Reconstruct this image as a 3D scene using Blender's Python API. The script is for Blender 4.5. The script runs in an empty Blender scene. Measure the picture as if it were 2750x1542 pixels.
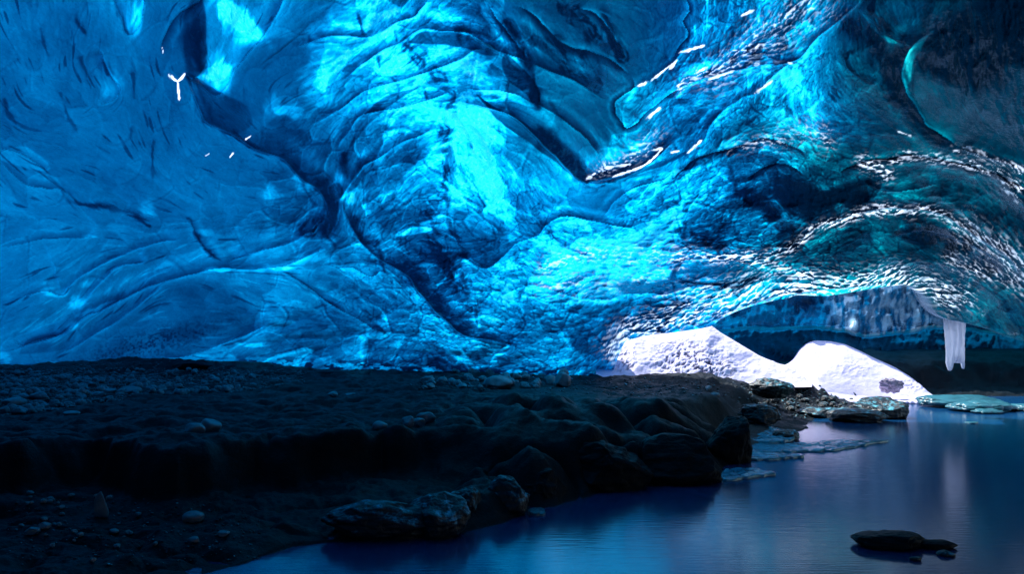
import bpy, math, random, time
import numpy as np
T0 = time.time()
F, HZ, CX, H = 1832.0, 900.0, 1375.0, 2.0      # lens in photo pixels, horizon row, centre column, eye height
sc = bpy.context.scene
col = sc.collection
rng = np.random.default_rng(7)
random.seed(7)

# ------------------------------------------------------------------ helpers
def P(x, y, D):
    return np.array([(x - CX) / F * D, D, H + (HZ - y) / F * D])

def link_mesh(name, V, Fc, mat=None, parent=None, smooth=True, attrs=None):
    V = np.asarray(V, np.float32); Fc = np.asarray(Fc, np.int32)
    me = bpy.data.meshes.new(name)
    k = Fc.shape[1]
    me.vertices.add(len(V)); me.vertices.foreach_set('co', V.ravel())
    me.loops.add(Fc.size); me.loops.foreach_set('vertex_index', Fc.ravel())
    me.polygons.add(len(Fc))
    me.polygons.foreach_set('loop_start', np.arange(0, Fc.size, k, dtype=np.int32))
    me.update(calc_edges=True)
    me.polygons.foreach_set('use_smooth', np.full(len(Fc), smooth))
    for a, val in (attrs or {}).items():
        at = me.attributes.new(a, 'FLOAT', 'POINT')
        at.data.foreach_set('value', np.asarray(val, np.float32).ravel())
    if mat: me.materials.append(mat)
    me.update()
    o = bpy.data.objects.new(name, me); col.objects.link(o)
    if parent: o.parent = parent
    return o

def grid_faces(nr, nc, off=0):
    i = np.arange(nr - 1)[:, None] * nc + np.arange(nc - 1)[None, :]
    i = i.ravel() + off
    return np.stack([i, i + 1, i + nc + 1, i + nc], 1)

def tag(o, label=None, cat=None, group=None, kind=None):
    if label: o['label'] = label
    if cat: o['category'] = cat
    if group: o['group'] = group
    if kind: o['kind'] = kind
    return o

def sm(a, b, x):
    t = np.clip((x - a) / (b - a), 0, 1)
    return t * t * (3 - 2 * t)

_tabs = {}
def vnoise(x, y, seed=0):
    """smooth value noise, 0..1"""
    if seed not in _tabs:
        _tabs[seed] = np.random.default_rng(1000 + seed).random((256, 256)).astype(np.float32)
    tb = _tabs[seed]
    xi = np.floor(x).astype(np.int64); yi = np.floor(y).astype(np.int64)
    fx = (x - xi).astype(np.float32); fy = (y - yi).astype(np.float32)
    fx = fx * fx * fx * (fx * (fx * 6 - 15) + 10); fy = fy * fy * fy * (fy * (fy * 6 - 15) + 10)
    x0 = xi & 255; x1 = (xi + 1) & 255; y0 = yi & 255; y1 = (yi + 1) & 255
    return (tb[y0, x0] * (1 - fx) + tb[y0, x1] * fx) * (1 - fy) + (tb[y1, x0] * (1 - fx) + tb[y1, x1] * fx) * fy

def fbm(x, y, seed=0, oct=4, g=0.5):
    s = 0; a = 1; n = 0
    for k in range(oct):
        s = s + a * vnoise(x * 2**k + 17.3 * k, y * 2**k + 9.1 * k, seed + k); n += a; a *= g
    return s / n

def catmull(pts, step=12.0):
    p = np.array(pts, float)
    if len(p) < 3: return p
    q = np.vstack([2 * p[0] - p[1], p, 2 * p[-1] - p[-2]])
    out = []
    for i in range(1, len(q) - 2):
        n = max(2, int(np.linalg.norm(q[i + 1] - q[i]) / step))
        for t in np.linspace(0, 1, n, endpoint=False):
            a, b, c, d = q[i - 1], q[i], q[i + 1], q[i + 2]
            out.append(.5 * ((2 * b) + (-a + c) * t + (2*a - 5*b + 4*c - d) * t*t + (-a + 3*b - 3*c + d) * t**3))
    out.append(p[-1])
    return np.array(out)

def pdist(px, py, poly):
    """signed distance (positive on the side to the right of travel in an x-right y-down picture = below a left-to-right line), arclength fraction, tangent"""
    best = np.full(px.shape, 1e9); sd = np.zeros(px.shape); s = np.zeros(px.shape)
    tx = np.zeros(px.shape); ty = np.zeros(px.shape)
    seg = np.linalg.norm(np.diff(poly, axis=0), axis=1); L = np.concatenate([[0], np.cumsum(seg)])
    for i in range(len(poly) - 1):
        a = poly[i]; d = poly[i + 1] - a; l = seg[i]
        if l < 1e-6: continue
        d = d / l
        rx = px - a[0]; ry = py - a[1]
        t = np.clip(rx * d[0] + ry * d[1], 0, l)
        ex = rx - t * d[0]; ey = ry - t * d[1]
        dd = ex * ex + ey * ey
        m = dd < best
        cr = d[0] * ry - d[1] * rx
        best = np.where(m, dd, best)
        sd = np.where(m, np.sign(cr), sd); s = np.where(m, (L[i] + t) / L[-1], s)
        tx = np.where(m, d[0], tx); ty = np.where(m, d[1], ty)
    dist = np.sqrt(best)
    return dist * np.where(sd == 0, 1, sd), s, tx, ty, L[-1]

def rbf(pts, vals, sx=1.0, smooth=1e-3):
    pts = np.array(pts, float); vals = np.array(vals, float)
    sc_ = 1000.0
    p = pts / sc_
    def ph(r): return r * r * np.log(r + 1e-9)
    n = len(p)
    d = np.linalg.norm(p[:, None] - p[None], axis=2)
    A = np.zeros((n + 3, n + 3)); A[:n, :n] = ph(d) + smooth * np.eye(n)
    A[:n, n] = 1; A[:n, n+1:] = p; A[n, :n] = 1; A[n+1:, :n] = p.T
    b = np.zeros(n + 3); b[:n] = vals
    w = np.linalg.solve(A, b)
    def f(x, y):
        x = np.asarray(x, float) / sc_; y = np.asarray(y, float) / sc_
        o = w[n] + w[n+1] * x + w[n+2] * y
        for i in range(n):
            o = o + w[i] * ph(np.hypot(x - p[i, 0], y - p[i, 1]))
        return o
    return f

class Lat:
    """a regular field over the picture, read back by bilinear lookup"""
    def __init__(s, x0, y0, st, arr): s.x0, s.y0, s.st, s.a = x0, y0, st, arr
    def __call__(s, x, y):
        h, w = s.a.shape[:2]
        def refl(q, n):
            q = np.abs(q); q = np.mod(q, 2 * (n - 1)); return np.clip(np.where(q > n - 1, 2 * (n - 1) - q, q), 0, n - 1.001)
        fx = np.asarray((x - s.x0) / s.st, float); fy = np.asarray((y - s.y0) / s.st, float)
        if s.st >= 100: fx = np.clip(fx, 0, w - 1.001); fy = np.clip(fy, 0, h - 1.001)
        else: fx = refl(fx, w); fy = refl(fy, h)
        xi = fx.astype(np.int32); yi = fy.astype(np.int32); fx = (fx - xi); fy = (fy - yi)
        if s.a.ndim == 3: fx = fx[..., None]; fy = fy[..., None]
        a = s.a
        return (a[yi, xi] * (1 - fx) + a[yi, xi + 1] * fx) * (1 - fy) + (a[yi + 1, xi] * (1 - fx) + a[yi + 1, xi + 1] * fx) * fy

# ------------------------------------------------------------------ traced relief and painted light of the ice
def A(*p): return [(x / 2.6256, y / 2.6256) for x, y in p]
def B(*p): return [(900 + x / 2.6256, y / 2.6256) for x, y in p]
def C(*p): return [(1800 + x / 2.6253, y / 2.6253) for x, y in p]
def Dd(*p): return [(x / 2.6256, 500 + y / 2.6256) for x, y in p]
def E(*p): return [(900 + x / 2.6256, 500 + y / 2.6256) for x, y in p]
def G(*p): return [(1800 + x / 2.6253, 500 + y / 2.6253) for x, y in p]

# folds: (line, amplitude m, width px of the near side, side: -1 = near side above/left of travel)
FOLDS = [
 (A((1150,380),(1145,300),(1180,200),(1260,90),(1400,10),(1460,-80)), .30, 70, 1),
 (A((780,-60),(850,130),(870,210),(930,240),(1000,120),(1015,0),(1015,-80)), .35, 45, -1),
 (A((700,750),(820,690),(850,620),(790,530),(740,430),(700,330)), .22, 80, -1),
 (A((1310,545),(1400,590),(1520,680),(1600,600),(1640,500),(1720,410),(1810,300),(1920,150),(1990,0),(2040,-90)), .45, 110, -1),
 (A((1310,545),(1370,700),(1450,860),(1620,940),(1700,990),(1790,1050),(2000,1130),(2060,1200),(2150,1290),(2260,1350),(2320,1500),(2330,1640)), .5, 170, -1),
 (E((40,60),(120,300),(200,420),(330,520),(490,620),(600,760),(700,880),(800,980),(900,1050),(1060,1080),(1200,1120),(1340,1170)), .55, 150, -1),
 (A((0,1045),(130,1080),(300,1180),(330,1220)), .15, 40, -1),
 (A((0,1140),(150,1280),(300,1330),(430,1340),(520,1420)), .18, 60, -1),
 (Dd((1570,540),(1480,470),(1400,380),(1330,230)), .15, 50, 1),
 (Dd((0,1180),(150,1140),(430,1050),(600,920),(740,870),(1000,730),(1300,630),(1570,570),(1680,590),(1960,570),(2200,480),(2363,420)), .55, 120, -1),
 (Dd((1570,545),(1800,470),(2100,370),(2250,240),(2320,180)), .3, 80, -1),
 (Dd((400,790),(560,640),(820,500),(1100,400),(1290,380)), .2, 60, -1),
 (Dd((600,810),(700,690),(830,570),(1050,530)), .2, 50, -1),
 (Dd((0,860),(200,770),(330,740),(440,770),(500,690)), .2, 50, -1),
 (Dd((400,1200),(560,1110),(800,960),(960,850),(1150,700)), .25, 70, -1),
 (Dd((130,1150),(300,1080),(430,1060)), .12, 40, -1),
 (Dd((880,1250),(1300,1200),(1500,1140),(1750,1040),(1900,950)), .25, 80, -1),
 (Dd((0,430),(300,380),(450,370),(700,350)), .15, 60, -1),
 (Dd((1980,600),(2120,680),(2250,780),(2363,850),(2700,1040)), .12, 50, -1),
 (B((-300,330),(-100,270),(0,250),(250,250),(450,150),(560,120),(620,40),(680,-30)), .35, 80, -1),
 (B((0,600),(150,480),(330,360),(480,290),(620,200),(750,220),(900,230),(1000,270),(1100,340),(1300,410),(1450,480),(1600,540),(1800,640),(1960,740)), .45, 110, -1),
 (B((-200,900),(0,790),(200,640),(450,570),(680,490),(850,430),(1000,350),(1100,350)), .3, 70, -1),
 (B((0,1060),(100,900),(200,800),(450,760),(700,690),(830,640)), .3, 80, -1),
 (B((20,1430),(180,1200),(300,1110),(430,1020),(600,950),(700,900)), .35, 90, -1),
 (B((820,720),(1000,740),(1200,790),(1350,900),(1500,1050),(1650,1200),(1750,1300),(1850,1280),(2000,1240),(2180,1170),(2330,1060),(2420,960)), 1.0, 170, -1),
 (B((850,620),(1200,640),(1420,730),(1600,830),(1800,1000),(1890,1130)), .25, 70, -1),
 (B((1080,30),(1200,200),(1350,400),(1430,480)), .3, 60, 1),
 (B((1250,30),(1400,100),(1600,300),(1900,400),(2090,530)), .3, 70, 1),
 (B((1700,50),(1850,100),(1990,300),(2040,430)), .22, 50, 1),
 (B((2080,510),(2120,610),(2020,680),(1970,740),(2060,900),(2200,790),(2363,660),(2500,600)), .12, 30, 1),
 (B((2120,620),(2220,570),(2363,460),(2480,330)), .2, 40, -1),
 (C((0,430),(60,330),(130,240),(90,150),(130,80),(100,-40)), .10, 24, 1),
 (C((0,690),(100,600),(300,540),(450,500),(600,470),(860,440),(1000,300),(1200,120),(1350,-20)), .35, 70, -1),
 (C((100,1080),(230,980),(300,850),(500,700),(620,660),(720,540),(880,430)), .4, 80, -1),
 (C((-60,1300),(0,1260),(200,1110),(350,1060),(500,1030),(700,980),(1000,1090)), .25, 60, 1),
 (C((500,1280),(650,1190),(760,1150),(870,1180),(960,1250)), .25, 50, 1),
 (C((1110,1260),(1350,1140),(1550,1110),(1700,1090),(2030,1150),(2250,1210),(2494,1310),(2700,1420)), .35, 60, 1),
 (C((2030,1050),(2250,1120),(2494,1200),(2700,1300)), .2, 40, -1),
 (C((1320,50),(1420,130),(1470,210),(1600,290),(1700,330)), .4, 90, -1),
 (C((1830,220),(1700,330),(1630,500),(1650,650),(1720,730),(1800,870),(1900,950),(2050,1040)), .5, 160, 1),
 (C((1200,380),(1260,500),(1380,590),(1450,600)), .25, 60, -1),
 (C((1360,1280),(1500,1350),(1700,1330),(1900,1290)), .15, 50, -1),
 (G((780,480),(860,420),(1000,310),(1200,220),(1400,170),(1650,160),(1900,190),(2050,280),(2200,380),(2400,520),(2494,700)), .5, 90, -1),
 (G((1560,370),(1750,310),(1900,340),(2100,400),(2300,520)), .3, 60, -1),
 (G((-160,620),(0,560),(150,515),(350,520),(550,560),(650,620)), .35, 50, -1),
 (G((650,620),(500,670),(250,685),(50,660)), .2, 50, -1),
 (G((200,1000),(420,900),(700,800),(1000,745),(1300,715),(1600,690)), .2, 60, -1),
 (E((820,580),(910,520),(1060,580),(1200,490),(1270,410),(1430,350),(1460,300),(1600,210),(1800,240),(2060,290),(2200,240)), .22, 60, -1),
 (E((1880,220),(2000,80),(2150,0),(2363,-60)), .15, 40, -1),
 (E((420,360),(560,290),(700,300)), .25, 50, -1),
 (E((1480,300),(1600,420),(1800,500)), .12, 40, -1),
 (E((1160,780),(1400,690),(1700,790),(2000,800)), .15, 40, -1),
 (E((0,580),(120,580),(250,640),(330,590)), .15, 40, -1),
]
# dark seams, sediment lines and shade painted under the V fold: (line, width px, strength)
SEAMS = [
 (B((480,300),(560,380),(700,520),(780,600),(830,640),(800,760),(790,880),(760,980),(790,1150),(780,1280),(760,1440)), 9, 2.6),
 (E((780,0),(800,260),(860,370),(910,520)), 6, 2.2),
 (E((640,180),(690,270),(720,400),(780,580),(850,700),(940,830)), 12, 2.6),
 (E((870,620),(900,740),(960,850),(1000,960)), 8, 1.8),
 (E((130,250),(160,370),(190,400)), 10, 2.5),
 (E((280,380),(320,520),(345,600)), 6, 1.8),
 (E((490,620),(600,760),(700,880),(800,980),(900,1050),(1060,1080),(1200,1120)), 7, 2.2),
 (A((1310,545),(1370,700),(1450,860),(1620,940),(1790,1050),(2000,1130),(2060,1200),(2150,1290),(2260,1350)), 6, 2.4),
 (A((2290,1300),(2300,1380),(2320,1500),(2290,1620)), 22, 2.4),
 (A((1380,250),(1400,380),(1420,480)), 18, 1.5),
 (A((1340,560),(1400,700),(1450,840)), 10, 2.0),
 (A((520,110),(560,170),(585,210)), 5, 1.5), (A((290,200),(310,290),(335,380)), 4, 1.2),
 (A((570,400),(600,480),(610,540)), 4, 1.2), (A((735,430),(770,520)), 6, 1.6),
 (A((420,660),(480,830),(540,900)), 4, 1.0), (A((930,900),(920,980),(930,1050)), 4, 1.2),
 (A((40,700),(70,800),(120,880)), 5, 1.2), (A((940,520),(950,690)), 4, 1.2), (A((1080,1000),(1090,1250)), 4, 1.2),
 (Dd((430,30),(500,110),(600,130),(800,150),(950,190),(1000,240),(1060,270)), 5, 2.0),
 (Dd((1330,230),(1400,380),(1480,470),(1570,540)), 5, 2.2),
 (Dd((2160,310),(2210,280),(2270,220)), 10, 3.0),
 (Dd((1980,600),(2120,680),(2250,780),(2363,850)), 4, 1.2),
 (E((200,880),(280,970),(370,1050)), 5, 1.6),
 (B((1300,420),(1380,520),(1410,640),(1440,740)), 16, 3.0),
 (B((1450,930),(1600,1080),(1700,1170),(1740,1260)), 26, 2.4),
 (B((1740,1270),(1830,1300),(1960,1255),(2100,1200)), 9, 2.6),
 (B((880,260),(1000,290),(1080,340)), 22, 2.0),
 (B((1200,150),(1280,300),(1360,420)), 16, 2.2),
 (B((1700,60),(1800,160),(1820,230)), 12, 2.2), (B((1900,100),(1960,250),(2030,400)), 9, 2.4),
 (B((1550,280),(1650,450),(1720,590)), 12, 1.8), (B((1750,380),(1850,560),(1840,640)), 8, 1.6),
 (B((140,60),(180,190),(205,260)), 4, 2.2), (B((60,1080),(70,1200)), 16, 2.0),
 (B((1500,680),(1640,900)), 4, .8), (B((1030,560),(1150,680)), 6, .6),
 (B((300,400),(310,500)), 4, 1.6), (B((630,620),(640,720)), 4, 1.6), (B((940,960),(960,1040)), 4, 1.6), (B((1140,880),(1150,930)), 5, 1.4),
 (C((430,170),(430,280)), 8, 1.6), (C((300,620),(560,600)), 10, 1.0),
 (C((550,350),(620,330)), 16, 2.2), (C((430,430),(480,400)), 16, 2.2), (C((740,410),(840,380)), 24, 2.2), (C((560,470),(600,460)), 12, 2.2),
 (C((620,380),(650,370)), 10, 2.0),
 (C((1250,180),(1450,260),(1500,400),(1560,560)), 40, 2.6), (C((1520,680),(1640,690),(1700,760)), 26, 2.0),
 (C((1160,660),(1260,780)), 12, 2.0), (C((1900,200),(2100,330),(2250,380)), 50, 3.0), (C((2300,60),(2480,260)), 55, 2.6),
 (C((1750,420),(2000,470),(2150,560)), 30, 2.0), (C((800,1340),(1000,1400),(1300,1420)), 40, 2.4),
 (C((400,1130),(460,1290)), 16, 2.2), (G((480,60),(640,120),(720,220),(860,300),(880,380)), 22, 2.6),
 (G((1080,120),(1250,180)), 26, 2.2), (G((1650,200),(1750,240)), 30, 2.0), (G((1750,340),(1950,370),(2100,430),(2300,560)), 26, 2.4),
 (G((100,330),(300,400)), 20, 2.0),
]
# light and dark spots painted into the ice (x, y, rx, ry, degrees, dt)
def el(f, x, y, rx, ry, a, v): q = f((x, y))[0]; return (q[0], q[1], rx, ry, a, v)
SPOTS = [
 el(A, 955,100,17,60,10,-1.6), el(A,1650,120,70,28,50,-1.5), el(A,1800,190,55,12,52,-.9), el(A,1440,530,30,18,20,-1.6), el(A,1570,540,26,50,15,-1.5), el(A,1530,420,20,45,20,-1.0),
 el(A,1370,250,32,90,2,1.3), el(A,1600,740,60,40,20,.7), el(A,2000,760,50,30,0,-.8), el(A,2260,590,50,70,20,-1.1), el(A,800,600,30,45,-20,-.6),
 el(Dd,380,750,26,12,10,-1.1), el(Dd,540,810,28,18,10,-1.2), el(Dd,640,680,22,10,-20,-1.1), el(Dd,920,700,50,14,-20,-.9), el(Dd,510,990,18,8,-30,-1.2),
 el(Dd,1070,140,24,20,0,-1.3), el(Dd,1900,60,30,20,10,-1.2), el(Dd,1440,320,14,10,0,-1.0), el(Dd,1580,400,26,8,-20,-1.0), el(Dd,1880,280,16,18,0,-.8), el(Dd,660,350,22,5,10,-1.0),
 el(Dd,640,890,50,7,-25,-1.3), el(Dd,1560,578,40,6,0,-1.4), el(Dd,1850,590,60,8,-3,-1.2), el(Dd,2200,520,70,18,-15,-1.1), el(Dd,1430,1215,22,6,5,-1.0), el(Dd,1680,1115,20,5,0,-1.1), el(Dd,1810,1115,22,5,0,-1.0),
 el(Dd,1250,1080,90,35,-15,.9), el(Dd,850,1150,60,25,-10,.7), el(Dd,1330,800,60,30,40,.5), el(Dd,300,1150,30,20,0,.6), el(Dd,30,1210,16,14,0,-1.0),
 el(B,100,140,50,40,-10,-.6), el(B,780,100,60,40,0,-.9), el(B,1000,250,60,14,35,-.7), el(B,560,680,50,30,20,-.8), el(B,900,680,35,16,0,-1.0), el(B,980,860,70,40,10,-1.1),
 el(B,1000,1300,80,30,10,-1.0), el(B,900,1120,40,20,0,-.8), el(B,1100,620,60,14,15,-.7), el(B,1270,440,20,20,30,-1.0), el(B,1450,660,12,26,-10,-.6), el(B,370,860,14,12,0,-.9),
 el(B,1000,180,18,60,-25,-.5), el(B,400,440,50,14,-30,-.4), el(B,1100,80,25,20,30,-.8), el(B,2100,700,16,30,20,-.9), el(B,1940,1000,20,50,30,-.8), el(B,100,1400,26,10,0,-.7), el(B,400,1360,40,16,10,-.6),
 el(C,240,470,30,50,40,-.9), el(C,560,330,26,12,-10,-.8), el(C,960,370,30,20,-10,-1.2), el(C,930,170,16,12,0,-.9), el(C,560,560,24,24,0,-.9), el(C,840,620,50,40,0,-1.0),
 el(C,800,810,60,12,-12,-1.2), el(C,880,890,44,20,40,-1.0), el(C,500,990,70,12,-10,-1.0), el(C,1150,1290,40,10,-20,-1.3), el(C,850,1170,26,14,30,-1.0), el(C,1480,180,12,36,-35,-1.5), el(C,1680,450,10,50,12,-1.4),
 el(C,1180,175,9,10,0,-1.2), el(C,1790,600,22,40,0,-.6), el(C,100,1160,60,26,-20,-.7), el(C,1480,1080,14,12,0,-.9),
 el(E,1000,260,50,26,25,-.6), el(E,520,330,40,10,-20,-1.0), el(E,860,30,90,22,0,-.9), el(E,150,100,26,16,50,-.7), el(E,2000,440,70,30,0,-.7), el(E,1700,450,50,16,0,-.6),
 el(E,630,800,9,9,0,-1.9), el(E,785,935,7,5,0,-1.8), el(E,1020,995,6,5,0,-1.8), el(E,500,625,9,4,10,-1.4), el(E,2260,500,50,14,-10,-1.1), el(E,950,680,40,24,10,-.7), el(E,1100,300,30,8,30,-.8),
 el(E,1050,520,40,50,0,.7), el(E,1150,330,20,50,-20,.4), el(E,470,450,40,40,0,.6), el(E,600,600,40,40,0,.4),
 el(G,330,600,105,24,2,1.0), el(G,1000,560,50,14,-20,-.5), el(G,1150,330,60,16,-35,-.8), el(G,1330,280,50,12,-30,-.6), el(G,1850,330,60,14,5,1.0),
]
# white glints painted along the rippled underside and strands: (line, width px, strength)
GLINTS = [
 (G((-350,1100),(-200,1020),(0,930),(200,860),(450,790),(700,740),(1000,710),(1300,700),(1600,680),(1800,720),(2050,800)), 34, 1.0),
 (G((50,560),(60,480),(180,470),(320,510),(600,520),(760,590),(950,640),(1300,680)), 16, 1.0),
 (G((600,560),(720,500),(850,460)), 14, .8),
 (G((0,760),(300,740),(600,700),(950,690)), 30, .6),
 (G((-380,1180),(-300,1050),(-150,980)), 22, .9),
 (G((860,420),(1000,310),(1200,220),(1400,170),(1650,160),(1900,190),(2050,280),(2200,380),(2400,500),(2494,640)), 12, .95),
 (G((2100,300),(2250,400),(2400,520),(2494,620)), 34, .75), (G((2000,520),(2200,600),(2400,660),(2494,720)), 24, .6),
 (C((1350,1150),(1480,1180),(1520,1220)), 20, .8),
 (C((1550,1110),(1700,1100),(2030,1150),(2250,1210),(2494,1310)), 13, 1.0),
 (C((2030,1050),(2250,1120),(2494,1200)), 9, .9), (C((2330,1270),(2450,1400)), 10, .8),
 (B((2120,610),(2220,570),(2363,460)), 5, 1.3), (B((1960,1250),(2180,1165),(2300,1050),(2240,1060)), 5, 1.4), (B((1780,1260),(1900,1190),(2080,1160)), 6, 1.0),
 (C((80,600),(160,560),(230,510)), 12, 1.2), (C((0,480),(50,420)), 6, 1.0), (C((500,110),(590,70)), 5, 1.3), (C((270,560),(450,500)), 5, 1.0), (C((600,460),(630,430)), 7, 1.2),
 (C((830,440),(860,450)), 5, 1.2), (C((120,1080),(230,980)), 5, 1.3), (C((0,1075),(60,1065)), 4, 1.3), (C((600,660),(720,570)), 6, .9), (C((60,370),(240,320)), 5, 1.2),
 (C((1600,920),(1700,960)), 4, .8), (C((330,520),(560,330),(800,180),(950,20)), 42, .42), (C((700,330),(900,200),(1100,60)), 30, .3), (C((700,980),(1000,900),(1100,1000)), 26, .34), (C((450,1030),(700,990)), 16, .4), (E((1500,560),(1900,480),(2300,500)), 26, .35), (E((1500,700),(1900,700),(2300,640)), 26, .3), (B((1900,1200),(2100,1080),(2250,960)), 22, .34), (B((2200,830),(2290,760)), 6, 1.1),
 (A((1190,525),(1250,572),(1300,520)), 6, 1.6), (A((1250,572),(1262,700)), 5, 1.6), (A((1145,330),(1153,380)), 3, 1.2),
 (A((1645,1080),(1620,1110)), 3.5, 1.5), (A((1450,1100),(1475,1085)), 3, 1.5), (A((1730,985),(1770,960)), 4, 1.1),
]
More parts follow.
